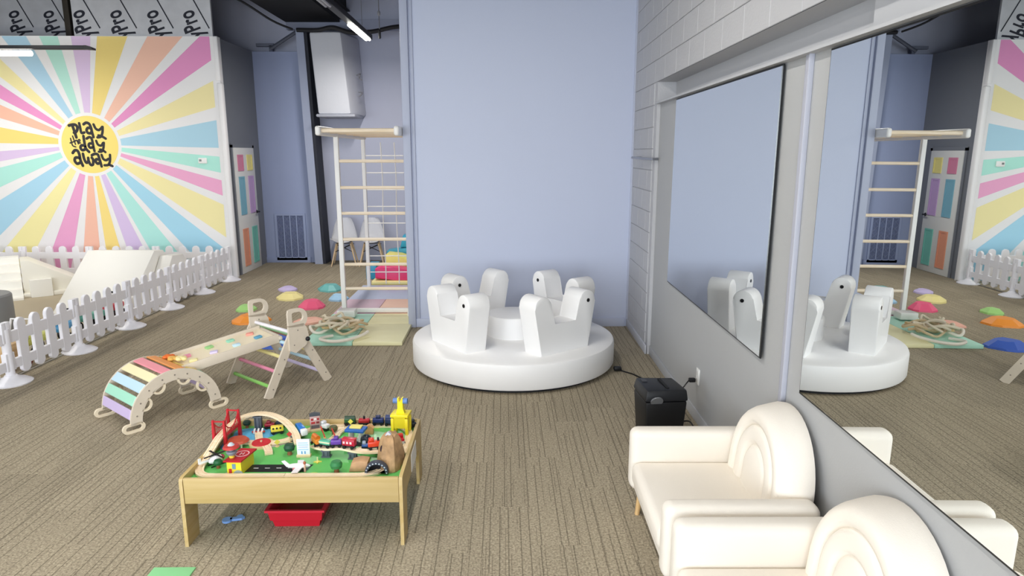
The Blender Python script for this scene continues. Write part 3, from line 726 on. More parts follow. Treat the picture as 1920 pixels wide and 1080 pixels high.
foam('foam_wave', [(0, 0.0), (0.25, 0.0), (0.6, 0.0), (0.9, 0.0), (0.9, 0.14), (0.55, 0.18), (0.25, 0.29), (0.05, 0.31)], 0.42, (-1.90, 10.66, 0.075), 'efe27a', 'yellow foam wave standing behind the pink one, beyond the net')
foam('foam_block', [(0, 0), (0.75, 0), (0.75, 0.36), (0.35, 0.42), (0.05, 0.37)], 0.3, (-1.97, 11.12, 0.0), '3f9fb8', 'teal foam wedge standing behind the yellow wave')
foam('foam_block', [(0, 0), (0.16, 0), (0.20, 0.2), (0.05, 0.2)], 0.28, (-1.70, 11.12, 0.425), '2f9fc4', 'small blue foam block topmost behind the net')

# shell chairs
def shell_chair(loc, rz, label):
    t_ = thing('shell_chair', label, 'chair', loc, rz, 'white shell chairs at the rear wall')
    b_ = B(); nu, nv = 13, 18; g = []
    prof = [(-0.235, 0.425), (-0.225, 0.44), (-0.18, 0.445), (-0.10, 0.432), (0, 0.425), (0.10, 0.43), (0.16, 0.452), (0.20, 0.50), (0.225, 0.57), (0.245, 0.65), (0.26, 0.73), (0.268, 0.79), (0.272, 0.82)]
    wid = [0.17, 0.205, 0.225, 0.232, 0.232, 0.23, 0.226, 0.218, 0.205, 0.185, 0.16, 0.135, 0.11]
    for i, ((y, z), wdt) in enumerate(zip(prof, wid)):
        row = []
        for j in range(nu):
            u = -1 + 2 * j / (nu - 1)
            lift = (abs(u) ** 2.4)
            seat = 1 - min(1, max(0, (i - 4) / 5))
            row.append(b_.bm.verts.new(Vector((u * wdt, y - (1 - seat) * lift * 0.09, z + seat * lift * 0.05))))
        g.append(row)
    for i in range(len(prof) - 1):
        for j in range(nu - 1): b_.bm.faces.new((g[i][j], g[i][j + 1], g[i + 1][j + 1], g[i + 1][j]))
    bmesh.ops.solidify(b_.bm, geom=b_.bm.faces[:], thickness=0.012)
    b_.obj('shell', M('fafafc', 0.35), t_, 60)
    WL = wood('e2c8a4', 'd2b084', 2)
    for sx in (-1, 1):
        for sy in (-1, 1): B().cyl((sx * 0.12, sy * 0.10, 0.40), (sx * 0.215, sy * 0.20, 0), 0.016, 0.011, n=8).obj('leg', WL, t_)
    wi = M('1a1a1e', 0.4)
    B().cyl((-0.13, -0.11, 0.40), (0.13, -0.11, 0.40), 0.008, n=6).cyl((-0.13, 0.11, 0.40), (0.13, 0.11, 0.40), 0.008, n=6).cyl((-0.155, -0.14, 0.25), (0.155, 0.14, 0.36), 0.006, n=6).cyl((0.155, -0.14, 0.25), (-0.155, 0.14, 0.36), 0.006, n=6).cyl((-0.155, -0.14, 0.25), (0.12, -0.1, 0.38), 0.006, n=6).cyl((0.155, -0.14, 0.25), (-0.12, -0.1, 0.38), 0.006, n=6).obj('wire_brace', wi, t_)
    return t_
shell_chair((-2.82, 11.83, 0), 0.12, 'white shell chair with wooden legs nearer the air duct column')
shell_chair((-2.33, 11.83, 0), 0.12, 'white shell chair with wooden legs nearer the foam blocks')

# stepping stones
def stone(loc, rx, ry, h, col, label, seed):
    rg = random.Random(seed); n = 9; b_ = B()
    ang = [2 * PI * k / n + rg.uniform(-0.15, 0.15) for k in range(n)]
    lo = [b_.bm.verts.new(Vector((rx * math.cos(a) * rg.uniform(.93, 1.05), ry * math.sin(a) * rg.uniform(.93, 1.05), 0))) for a in ang]
    mi = [b_.bm.verts.new(Vector((v.co.x * 0.97, v.co.y * 0.97, 0.022))) for v in lo]
    hi = [b_.bm.verts.new(Vector((rx * 0.52 * math.cos(a), ry * 0.52 * math.sin(a), h * rg.uniform(.85, 1.0)))) for a in ang]
    for A, Bq in ((lo, mi), (mi, hi)):
        for k in range(n): b_.bm.faces.new((A[k], A[(k + 1) % n], Bq[(k + 1) % n], Bq[k]))
    b_.bm.faces.new(hi); b_.bm.faces.new(lo[::-1])
    o = b_.obj('stepping_stone', M(col, 0.5, bump=0.15, bscale=80), None, 18); place(o, loc, rg.uniform(0, .5)); tag(o, label, 'stepping stone', 'stepping stones on the carpet'); return o
stone((-3.13, 9.57, 0), 0.14, 0.16, 0.06, 'c9bbe2', 'lilac stepping stone farthest back on the carpet', 1)
stone((-2.93, 9.02, 0), 0.185, 0.22, 0.085, 'f0e29a', 'pale yellow stepping stone between the lilac and red ones', 2)
stone((-2.47, 8.46, 0), 0.175, 0.18, 0.10, 'ee5f85', 'red pink stepping stone in the middle of the carpet', 3)
stone((-2.52, 9.58, 0), 0.18, 0.2, 0.09, '6fb6b4', 'teal stepping stone beside the climbing frame', 4)
stone((-2.24, 8.93, 0), 0.14, 0.16, 0.075, 'a8d2f0', 'light blue stepping stone next to the climbing frame post', 5)
stone((-3.27, 8.32, 0), 0.13, 0.15, 0.07, 'a9dc84', 'light green stepping stone behind the wooden climbing triangle', 6)
stone((-2.98, 7.72, 0), 0.23, 0.18, 0.095, 'f79a3c', 'orange stepping stone behind the wooden climbing triangle', 7)
stone((-2.33, 6.72, 0), 0.22, 0.16, 0.10, '4468c8', 'dark blue stepping stone beyond the wooden ramp', 8)
stone((-2.29, 7.66, 0), 0.20, 0.13, 0.06, 'f1b7a2', 'peach stepping stone beside the rope pile', 9)

# ================================================================== CAROUSEL
VIN = M('f4f3f2', 0.42)
CX, CY, CR, CZ = 0.10, 6.17, 0.955, 0.265
ca = thing('soft_carousel', 'large round white padded carousel with four ride seats and hub', 'carousel', (CX, CY, 0))
B().lathe([(0, 0.03), (CR - 0.03, 0.03), (CR - 0.008, 0.035), (CR, 0.05), (CR, CZ - 0.035), (CR - 0.01, CZ - 0.012), (CR - 0.035, CZ), (0, CZ)], 96).obj('platform', VIN, ca)
B().cyl((0, 0, 0.0), (0, 0, 0.035), CR - 0.06, n=48).obj('turntable_base', M('1c1d22', 0.6), ca)
B().lathe([(0, CZ), (0.255, CZ), (0.255, CZ + 0.185), (0.248, CZ + 0.20), (0.235, CZ + 0.205), (0, CZ + 0.205)], 48, Matrix.Translation((0, 0.02, 0))).obj('hub', VIN, ca)
sp = [(-0.278, 0.0), (0.278, 0.0), (0.345, 0.40)] + arc(0.255, 0.425, 0.092, -0.12, PI - 0.25, 12) + [(0.128, 0.262), (0.115, 0.255)]
sp += [(-x, z) for x, z in sp[::-1]][:-2]
SEAT_ME = B().prism(sp, 0.215, Matrix.Translation((0, 0.1075, 0)) @ XZ, 0.010, 2).mesh('seat', VIN)
EYE_ME = B().cyl((0.262, -0.1065, 0.425), (0.262, -0.1115, 0.425), 0.017, n=14).cyl((0.262, 0.1065, 0.425), (0.262, 0.1115, 0.425), 0.017, n=14).mesh('eye', M('0c0c0e', 0.3))
for a in (-53, -143, 127, 37):
    ar = math.radians(a)
    s_ = link('seat', SEAT_ME, ca, (0.63 * math.cos(ar), 0.63 * math.sin(ar), CZ - 0.002), (0, 0, ar + PI / 2))
    link('eye', EYE_ME, s_)

# ================================================================== CLIMBING TRIANGLE SET
PLY = M('ded2c0', 0.5, var=0.06, vscale=12)
PLYE = M('eadcc2', 0.5)
UA = math.radians(50.5)       # direction of the set along the floor
def knob_rows(b_, pts, r, y):
    for x, z in pts: b_.cyl((x, y, z), (x, y - 0.003, z), r, n=8)
# arch rocker: local x along the arch, y across
ar_ = thing('arch_rocker', 'wooden arch rocker with pastel rainbow slats and handle feet', 'climbing toy', (-2.63, 4.91, 0), UA)
Ro, Ri = 0.335, 0.255
def arch_side(y):
    s_ = 1.0
    outer = [(Ro * math.cos(t), 0.055 + 0.335 * math.sin(t)) for t in [PI * k / 28 for k in range(29)]]
    inner = [(Ri * math.cos(t), 0.055 + 0.255 * math.sin(t)) for t in [PI * k / 28 for k in range(29)]]
    return B().prism(outer + inner[::-1], 0.018, Matrix.Translation((0, y, 0)) @ XZ)
def stadium(cx, cz, L, r, n=8):
    return arc(cx + L / 2, cz, r, -PI / 2, PI / 2, n) + arc(cx - L / 2, cz, r, PI / 2, 3 * PI / 2, n)
for y in (-0.24, 0.258):
    sd = arch_side(y).obj('side_arch', PLY, ar_)
    for sx in (-1, 1):
        B().ringprism(stadium(sx * 0.315, 0.035, 0.085, 0.035), stadium(sx * 0.315, 0.035, 0.075, 0.017), 0.018, Matrix.Translation((0, y, 0)) @ XZ).obj('foot_handle', PLYE, sd)
    for th in (38, 75, 118, 150):
        t_r = math.radians(th); c0 = Vector((Ri * math.cos(t_r), 0.055 + 0.255 * math.sin(t_r)))
        mt_ = Matrix.Translation((c0.x, y, c0.y)) @ Matrix.Rotation(-(t_r - PI / 2), 4, 'Y') @ XZ
        ou = arc(0, 0.006, 0.052, PI, 2 * PI, 10); inn = arc(0, 0.004, 0.036, PI, 2 * PI, 10)
        B().ringprism(ou + [(0.0, 0.008)], inn + [(0.0, 0.006)], 0.018, mt_).obj('grip_loop', PLYE, sd)
    kb_ = B(); knob_rows(kb_, [(0.295 * math.cos(math.radians(q)), 0.055 + 0.295 * math.sin(math.radians(q))) for q in (12, 34, 52, 72, 90, 108, 130, 150, 168)], 0.006, y - 0.0175)
    kb_.obj('screw_heads', M('8b8278', 0.4), sd)
SL = ['cdbbe0', 'a6e0c6', 'c2e0f2', 'f4eaba', 'f39aa6', 'f0a058', 'ecd27a', 'a6e0c6', 'c2e0f2', 'cdbbe0']
for k in range(10):
    t_r = math.radians(167 - k * 17.1)
    b_ = B().box((0, 0, 0), (0.072, 0.478, 0.014), 0.004, 1, rot=Matrix.Rotation(-(t_r - PI / 2), 4, 'Y'))
    o = b_.obj('slat', M(SL[k], 0.5), ar_); o.location = (0.330 * math.cos(t_r), 0.0, 0.055 + 0.330 * math.sin(t_r))
lo_ = B().ringprism(arc(0, 0, 0.05, 0, 2 * PI, 12)[:-1], arc(0, 0, 0.036, 0, 2 * PI, 12)[:-1], 0.018, Matrix.Translation((0.02, 0.1, 0.25)) @ XZ).obj('hanging_ring', PLYE, ar_)

# triangle: two A-shaped sides with D handles, joined by pastel rungs
tr = thing('climbing_triangle', 'folding wooden climbing triangle with handles and pastel rungs', 'climbing toy', (-1.945, 5.575, 0), UA)
W2 = 0.285
def limb(p, q, wd):
    p, q = Vector(p), Vector(q); n = (q - p).normalized(); n = Vector((-n.y, n.x)) * wd / 2
    return [tuple(p + n), tuple(p - n), tuple(q - n), tuple(q + n)]
for y in (-W2, W2 + 0.018):
    a_ = B()
    a_.prism(limb((-0.30, 0.0), (-0.035, 0.50), 0.075), 0.018, Matrix.Translation((0, y, 0)) @ XZ)
    A_ = a_.obj('leg', PLY, tr)
    B().prism(limb((0.30, 0.0), (0.03, 0.50), 0.075), 0.018, Matrix.Translation((0, y + 0.02, 0)) @ XZ).obj('leg', PLY, tr)
    hb_ = B()
    hb_.prism([(-0.085, 0.36), (-0.03, 0.33), (0.075, 0.38), (0.105, 0.44), (0.09, 0.52), (0.06, 0.57), (-0.085, 0.57)], 0.020, Matrix.Translation((0, y - 0.012, 0)) @ XZ)
    oo = arc(0.015, 0.62, 0.085, -PI / 2 + .5, PI / 2, 9) + [(-0.05, 0.705), (-0.078, 0.698), (-0.085, 0.67), (-0.085, 0.56), (-0.02, 0.55)]
    ii = arc(0.015, 0.63, 0.045, -PI / 2 + .5, PI / 2, 9) + [(-0.03, 0.675), (-0.043, 0.672), (-0.047, 0.66), (-0.047, 0.59), (-0.02, 0.585)]
    hb_.ringprism(oo, ii, 0.020, Matrix.Translation((0, y - 0.012, 0)) @ XZ)
    hb_.obj('handle_head', PLY, tr)
    kk = B(); knob_rows(kk, [(-0.26, 0.075), (-0.20, 0.19), (-0.14, 0.30), (0.25, 0.09), (0.19, 0.21), (0.13, 0.32), (0.0, 0.52), (-0.04, 0.40)], 0.006, y - 0.030)
    kk.obj('screw_heads', M('8b8278', 0.4), tr)
B().ell((0.085, -W2 - 0.04, 0.43), (0.02, 0.02, 0.02), 10, 8).cyl((0.085, -W2 - 0.02, 0.43), (0.085, -W2 - 0.04, 0.43), 0.008, n=8).obj('locking_knob', BLACK, tr)
for (x, z, c_) in ((-0.255, 0.085, '8fd06a'), (-0.195, 0.20, 'ea92b0'), (-0.135, 0.31, 'f2e7a0'), (-0.08, 0.415, 'bfe0f4'), (0.255, 0.085, 'd9cdee'), (0.195, 0.20, 'bfe0f2'), (0.135, 0.31, 'f3e59a'), (0.08, 0.415, 'f3b0b4'), (-0.03, 0.50, 'f1eef4'), (0.02, 0.455, 'b4e2b0')):
    B().cyl((x, -W2 - (0.005 if x < 0.03 else -0.012), z), (x, W2 + 0.005, z), 0.015, n=10).obj('rung', M(c_, 0.45), tr)

# ramp from arch to triangle
rm = thing('climbing_ramp', 'birch climbing ramp with pastel grips leaning on the triangle', 'climbing toy', (0, 0, 0))
u_ = Vector((math.cos(UA), math.sin(UA), 0)); v_ = Vector((-math.sin(UA), math.cos(UA), 0))
P0 = Vector((-2.575, 4.99, 0.345)); P1 = Vector((-2.00, 5.515, 0.455))
dr = (P1 - P0).normalized(); side = Vector((-dr.y, dr.x, 0)).normalized(); nr = dr.cross(side).normalized()
if nr.z < 0: nr = -nr
LR = (P1 - P0).length
FR = Matrix((( dr.x, side.x, nr.x, P0.x), (dr.y, side.y, nr.y, P0.y), (dr.z, side.z, nr.z, P0.z), (0, 0, 0, 1)))
rm.matrix_world = FR
B().box((LR / 2, 0, 0.0), (LR, 0.36, 0.012)).obj('board', M('f6e9cc', 0.5), rm)
for y in (-0.19, 0.19): B().box((LR / 2, y, -0.005), (LR + 0.02, 0.018, 0.075), 0.006).obj('side_rail', PLY, rm)
B().box((LR + 0.02, 0, -0.005), (0.03, 0.42, 0.03), 0.008).obj('hook_bar', PLY, rm)
gp = [(0.14, 0.06, 'f3a0b8'), (0.14, -0.09, 'f3eab0'), (0.33, 0.10, '9ed08a'), (0.31, -0.06, 'd9cdee'), (0.50, 0.09, '9ad8bc'), (0.49, -0.07, 'c8e6f4'), (0.67, 0.10, 'f2a090'), (0.68, -0.05, '5f9fc0')]
for (x, y, c_) in gp: B().box((x, y, 0.014), (0.062, 0.05, 0.02), 0.009, 2, rot=(0, 0, random.uniform(-.5, .5))).obj('grip', M(c_, 0.5), rm)
# climbing grips heaped where ramp meets arch
for (dx, dy, c_, lab) in ((0.02, 0.10, 'e0702a', 'orange loose climbing grip where ramp meets arch'), (0.03, 0.02, 'e2b25a', 'ochre loose climbing grip where ramp meets arch'), (0.07, -0.04, 'efe0a2', 'cream loose climbing grip where ramp meets arch')):
    p = P0 + dr * dx + side * dy + nr * 0.03
    gb = B()
    for q in range(4): gb.ell((0.026 * math.cos(q * 1.57 + dx * 40), 0.024 * math.sin(q * 1.57 + dx * 40), 0.012), (0.024, 0.020, 0.016), 10, 8)
    gb.ell((0, 0, 0.016), (0.026, 0.026, 0.016), 10, 8)
    o = gb.obj('loose_grip', M(c_, 0.5)); o.location = p; tag(o, lab, 'toy', 'loose grips on the ramp')

# ================================================================== CREAM ARMCHAIRS
CREAM = M('efe8dd', 0.75, bump=0.12, bscale=260)
def armchair(yc, label):
    """local x runs from seat front (0) to the wall (0.67), y across"""
    t_ = thing('armchair', label, 'armchair', (0.69, yc, 0), -0.012, 'cream armchairs along the mirror wall')
    hw = 0.455
    B().box((0.33, 0, 0.20), (0.62, 0.74, 0.12), 0.03, 3).obj('base', CREAM, t_)
    sc_ = B().box((0.28, 0, 0.265), (0.56, 0.68, 0.12), 0.04, 4)
    for v in sc_.bm.verts:
        if v.co.z > 0.27: v.co.z += 0.02 * max(0, 1 - ((v.co.x - 0.28) / 0.3) ** 2) * max(0, 1 - (v.co.y / 0.36) ** 2)
    sc_.obj('seat_cushion', CREAM, t_)
    for s_ in (-1, 1): B().box((0.335, s_ * (hw - 0.06), 0.315), (0.67, 0.12, 0.35), 0.045, 5).obj('arm', CREAM, t_)
    # arched back with nested rolls
    b_ = B(); cz = 0.425; R_ = 0.34
    stn = []
    for k in range(5): stn.append((0.0, -0.20 + 0.05 * k))
    for k in range(25): stn.append((PI * k / 24, 0))
    for k in range(1, 6): stn.append((PI, -0.04 * k - 0.0))
    prof = []   # (radius, x)
    fx = 0.475
    rolls = [(0.0, 0.14), (0.14, 0.235), (0.235, 0.34)]
    for (a, c_) in rolls:
        for q in range(9):
            t = q / 8; r = a + (c_ - a) * t
            bulge = math.sqrt(max(0, 1 - (2 * t - 1) ** 2)) if a > 0 else math.sqrt(max(0, 1 - t ** 2))
            hgt = 0.024 if a < 0.2 else 0.026
            bulge = bulge ** 0.6
            base = 0.0
            if a >= 0.2 and t > 0.5: base = 0.075 * ((t - 0.5) / 0.5) ** 2.2
            prof.append((r, fx + 0.055 - hgt * bulge + base * (1 if a >= 0.2 else 0)))
    prof += [(R_ + 0.006, fx + 0.16), (R_ + 0.002, fx + 0.185), (R_ - 0.03, fx + 0.20), (0.0, fx + 0.20)]
    rings = []
    for (th, dz) in stn:
        rings.append([b_.bm.verts.new(Vector((x + 0.10 * (cz + r * math.sin(th) + dz - 0.3) * (1 if x < fx + 0.2 else 0.3), -r * math.cos(th), cz + r * math.sin(th) + dz))) for r, x in prof])
    for A, Bq in zip(rings, rings[1:]):
        for k in range(len(prof) - 1):
            try: b_.bm.faces.new((A[k], A[k + 1], Bq[k + 1], Bq[k]))
            except ValueError: pass
    b_.bm.faces.new(rings[0]); b_.bm.faces.new(rings[-1][::-1])
    bmesh.ops.remove_doubles(b_.bm, verts=b_.bm.verts[:], dist=0.0005)
    b_.obj('backrest', CREAM, t_, 75)
    for sx in (0.06, 0.60):
        for sy in (-0.34, 0.34): B().cyl((sx, sy, 0.15), (sx - (0.015 if sx < 0.3 else -0.015), sy * 1.03, 0), 0.018, 0.013, n=12).obj('leg', wood('dcb985', 'c99f66', 2), t_)
    return t_
armchair(3.01, 'cream armchair with arched rainbow back, beside the black bin')
armchair(2.075, 'cream armchair with arched rainbow back, cut by the bottom frame edge')

# ================================================================== BIN, OUTLET, CABLES, WALL BAR
bn = thing('black_bin', 'black plastic bin shaped appliance plugged in beside the cream armchair', 'appliance', (1.085, 4.36, 0), 0.08)
hexa_b = B(); hexa(hexa_b, [(-0.125, -0.13, 0), (0.125, -0.13, 0), (0.125, 0.13, 0), (-0.125, 0.13, 0)], [(-0.145, -0.15, 0.325), (0.145, -0.15, 0.325), (0.145, 0.15, 0.325), (-0.145, 0.15, 0.325)], 0.018)
BK = M('0c0c0f', 0.5)
hexa_b.obj('bin', BK, bn)
hexa_b = B(); hexa(hexa_b, [(-0.15, -0.155, 0.325), (0.15, -0.155, 0.325), (0.15, 0.155, 0.325), (-0.15, 0.155, 0.325)], [(-0.135, -0.14, 0.405), (0.145, -0.13, 0.40), (0.13, 0.14, 0.395), (-0.135, 0.14, 0.405)], 0.015)
hexa_b.obj('lid', M('17181c', 0.45), bn)
B().box((0.02, 0, 0.404), (0.02, 0.20, 0.006)).obj('slot', M('050507', 0.6), bn)
B().cyl((-0.07, -0.150, 0.335), (-0.07, -0.158, 0.330), 0.042, n=20).obj('round_window', M('6e7074', 0.3), bn)
B().box((-0.10, 0.06, 0.407), (0.035, 0.05, 0.006)).obj('button', M('3a3b40', 0.4), bn)
ol = wall_frame(B().box((-0.004, 4.67, 0.345), (0.008, 0.075, 0.12), 0.003).obj('wall_outlet', M('eeeeec', 0.4))); tag(ol, 'white wall outlet above the baseboard by the black bin', 'outlet')
B().box((-0.009, 4.67, 0.372), (0.004, 0.034, 0.03), 0.001).box((-0.009, 4.67, 0.318), (0.004, 0.034, 0.03), 0.001).obj('socket', M('d8d8d4', 0.4), ol)
pc_ = thing('power_cord', 'black power cord running from the outlet to the black bin', 'cord', (0, 0, 0))
B().box((1.395, 4.67, 0.318), (0.05, 0.035, 0.03), 0.008).obj('plug', BK, pc_)
B().tube(smoothpath([(1.375, 4.67, 0.318), (1.34, 4.62, 0.31), (1.29, 4.5, 0.33), (1.25, 4.42, 0.34)]), 0.005, 6).obj('cable', BK, pc_)
B().tube(smoothpath([(1.24, 4.28, 0.16), (1.27, 4.24, 0.17), (1.29, 4.20, 0.12), (1.285, 4.18, 0.02), (1.26, 4.2, 0.006)]), 0.005, 6).obj('cable', BK, pc_)
cb_ = B().tube(smoothpath([(1.02, 5.85, 0.03), (1.10, 5.80, 0.008), (1.18, 5.70, 0.008), (1.26, 5.5, 0.008), (1.3, 5.2, 0.008), (1.28, 4.8, 0.008)]), 0.006, 6).obj('floor_cable', BK); tag(cb_, 'black cable on the carpet beside the carousel', 'cable')
B().box((1.05, 5.83, 0.025), (0.07, 0.05, 0.035), 0.008).obj('connector', BK, cb_)
br = thing('wall_bar', 'short metal bar on the block wall near the blue corner', 'bar', (0, 0, 1.905))
B().cyl((1.33, 6.95, 0.01), (1.395, 6.30, 0.0), 0.012, n=8).obj('rod', M('9a9ca4', 0.3, metal=0.6), br)
B().cyl((1.395, 6.30, 0.0), (1.45, 6.30, 0.0), 0.012, n=8).cyl((1.33, 6.95, 0.01), (1.425, 6.95, 0.01), 0.010, n=8).obj('bracket', M('8a8c94', 0.3, metal=0.6), br)
gp_ = B().box((0, 0, 0.004), (0.20, 0.24, 0.008), 0.002).obj('foam_tile', M('8fd89a', 0.7)); gp_.location = (-1.58, 2.78, 0); tag(gp_, 'flat green foam piece at the bottom frame edge', 'toy')
bp = B()
bp.prism(arc(0, 0, 0.035, 0, 2 * PI, 14)[:-1], 0.012).prism([(0.02, -0.012), (0.10, -0.018), (0.12, 0.0), (0.10, 0.02), (0.02, 0.015)], 0.012).prism(arc(0.085, 0.02, 0.022, 0, 2 * PI, 10)[:-1], 0.0118)
o = bp.obj('toy_piece', M('7ea6e0', 0.5)); o.scale = (0.75, 0.75, 1); place(o, (-1.50, 3.32, 0), 0.3); tag(o, 'small blue toy piece on the carpet under the train table', 'toy')

# ================================================================== TRAIN TABLE
TW = wood('c6ae7a', 'ba9f64', 0, 4, 0.45); TWY = wood('c6ae7a', 'ba9f64', 1, 4, 0.45)
TX0, TX1, TY0, TY1, TZ, ZB = -1.615, -0.505, 3.08, 3.845, 0.375, 0.335
tt = thing('train_table', 'low light wood train table with printed green play board', 'table', (0, 0, 0))
def end_panel(x):
    L_ = TY1 - TY0
    poly = [(0, 0), (0.125, 0), (0.135, 0.205), (0.15, 0.23), (0.17, 0.237), (L_ - 0.17, 0.237), (L_ - 0.15, 0.23), (L_ - 0.135, 0.205), (L_ - 0.125, 0), (L_, 0), (L_, TZ - 0.02), (L_ - 0.006, TZ - 0.006), (L_ - 0.02, TZ), (0.02, TZ), (0.006, TZ - 0.006), (0, TZ - 0.02)]
    return B().prism(poly, 0.018, Matrix(((0, 0, 1, x), (1, 0, 0, TY0), (0, 1, 0, 0), (0, 0, 0, 1)))).obj('end_panel', TWY, tt)
end_panel(TX0); ep = end_panel(TX1 - 0.018)
for y in (TY0 + 0.012, TY1 - 0.012): B().box(((TX0 + TX1) / 2, y, 0.304), (TX1 - TX0 - 0.04, 0.018, 0.135), 0.002).obj('apron', TW, tt)
B().box((TX1 + 0.001, 3.50, 0.29), (0.002, 0.20, 0.10)).obj('paper_label', M('f0f0ee', 0.6), ep)
GREEN = M('66c266', 0.35, var=0.12, vscale=9)
B().box(((TX0 + TX1) / 2, (TY0 + TY1) / 2, ZB - 0.006), (TX1 - TX0 - 0.036, TY1 - TY0 - 0.04, 0.012)).obj('play_board', GREEN, tt)
def patch(name, pts, col, dz, lab=None):
    return B().prism(pts, 0.0006, Matrix.Translation((0, 0, ZB + dz))).obj(name, M(col, 0.35), tt, 0, lab)
def blob(cx, cy, rx, ry, n=20, ph=0.0, wob=0.12): return [(cx + rx * math.cos(2 * PI * k / n) * (1 + wob * math.sin(3 * 2 * PI * k / n + ph)), cy + ry * math.sin(2 * PI * k / n) * (1 + wob * math.cos(2 * 2 * PI * k / n + ph))) for k in range(n)]
patch('printed_pond', blob(-1.47, 3.70, 0.125, 0.10, 24, 0.5), '62b6e2', 0.0002)
patch('printed_pond', blob(-1.56, 3.59, 0.045, 0.10, 20, 2.0, 0.05), '5a9ad4', 0.0003)
patch('printed_meadow', blob(-0.74, 3.60, 0.12, 0.14, 20, 1.0), 'a9dcae', 0.0002)
patch('printed_meadow', blob(-1.05, 3.36, 0.05, 0.06, 16), '86c98c', 0.0003)
patch('printed_road', [(-1.22, 3.585), (-0.82, 3.585), (-0.82, 3.635), (-1.22, 3.635)], 'a3a8a6', 0.0004)
patch('printed_road', [(-1.46, 3.165), (-1.405, 3.165), (-1.375, 3.30), (-1.40, 3.30)], 'b9b6ae', 0.0004)
patch('printed_road', [(-1.335, 3.50), (-1.21, 3.58), (-1.22, 3.62), (-1.345, 3.535)], 'b3b0a8', 0.0005)
rw = patch('printed_runway', [(-1.345, 3.225), (-1.03, 3.222), (-1.01, 3.305), (-1.335, 3.308)], '15161a', 0.0006)
for k in range(5): B().box((-1.30 + 0.06 * k, 3.266, ZB + 0.0014), (0.026, 0.006, 0.0006)).obj('runway_dash', M('d8d8d8', 0.5), rw)
for (cx, cy, r_) in ((-0.98, 3.20, 0.02), (-0.56, 3.30, 0.02), (-0.585, 3.22, 0.018), (-0.76, 3.79, 0.02)): patch('printed_bush', blob(cx, cy, r_, r_, 12), 'a8cf52', 0.0005)

# wooden track
TRK = wood('f6e4c6', 'ecd4ae', 0, 6, 0.45)
def track(pts, label, k=8):
    o = B().ribbon(smoothpath(pts, k), 0.042, 0.011).obj('train_track', TRK); tag(o, label, 'train track', 'wooden train track pieces'); return o
zt = ZB + 0.0015
track([(-1.12, 3.166, zt), (-1.45, 3.168, zt), (-1.545, 3.185, zt), (-1.583, 3.25, zt + .008), (-1.582, 3.36, zt + .035), (-1.585, 3.50, zt + .062), (-1.575, 3.63, zt + .075)], 'wooden track climbing from the front edge up the left side to the red bridge')
track([(-1.575, 3.632, zt + .075), (-1.55, 3.72, zt + .085), (-1.49, 3.775, zt + .09), (-1.41, 3.78, zt + .088), (-1.33, 3.745, zt + .078), (-1.26, 3.69, zt + .06), (-1.20, 3.62, zt + .03), (-1.165, 3.55, zt)], 'raised curved wooden track arching over the pond at the back left')
track([(-1.118, 3.166, zt), (-0.80, 3.165, zt), (-0.72, 3.17, zt), (-0.655, 3.20, zt), (-0.62, 3.26, zt)], 'wooden track along the front edge running into the tunnel')
track([(-0.547, 3.42, zt), (-0.545, 3.60, zt), (-0.565, 3.72, zt), (-0.63, 3.79, zt), (-0.74, 3.803, zt), (-1.0, 3.80, zt), (-1.12, 3.77, zt), (-1.17, 3.72, zt)], 'wooden track around the back right corner under the small train')
track([(-1.06, 3.50, zt + .012), (-1.02, 3.44, zt + .03), (-0.96, 3.40, zt + .042), (-0.88, 3.40, zt + .045), (-0.80, 3.375, zt + .04), (-0.72, 3.37, zt + .035), (-0.63, 3.40, zt + .03)], 'raised wooden track in the middle carrying the long train')
track([(-0.98, 3.79, zt), (-0.97, 3.70, zt), (-0.985, 3.60, zt + .001), (-1.02, 3.54, zt + .004)], 'wooden track crossing the grey road with gates')
track([(-0.89, 3.79, zt), (-0.955, 3.73, zt + .002), (-0.975, 3.67, zt + .003)], 'short wooden switch track behind the crossing gates')
track([(-1.335, 3.56, zt), (-1.25, 3.585, zt + .004), (-1.20, 3.64, zt + .008), (-1.16, 3.68, zt + .01)], 'wooden track from the red turntable toward the blue truck')
track([(-1.34, 3.53, zt), (-1.305, 3.47, zt), (-1.285, 3.42, zt)], 'short wooden end track below the red turntable')
track([(-1.41, 3.57, zt), (-1.47, 3.575, zt), (-1.52, 3.56, zt)], 'short wooden track left of the red turntable')
track([(-1.40, 3.60, zt), (-1.425, 3.66, zt + .004), (-1.44, 3.70, zt + .004)], 'short wooden track ending at the striped barrier by the pond')
track([(-0.80, 3.50, zt), (-0.75, 3.455, zt + .004), (-0.70, 3.44, zt + .006), (-0.63, 3.45, zt + .008)], 'wooden track passing the mountain behind the long train')

# turntable
tb = thing('turntable', 'red round turntable on the wooden track', 'toy', (-1.374, 3.558, ZB))
B().lathe([(0, 0), (0.066, 0), (0.066, 0.012), (0, 0.012)], 24).obj('base', wood('e6cc9e', 'd8b984'), tb); B().lathe([(0, 0.012), (0.052, 0.012), (0.050, 0.018), (0, 0.018)], 24).obj('disc', M('c8232e', 0.4), tb)
B().cyl((0, 0, 0.018), (0, 0, 0.026), 0.006, n=8).obj('knob', M('d8c7a2', 0.4), tb)

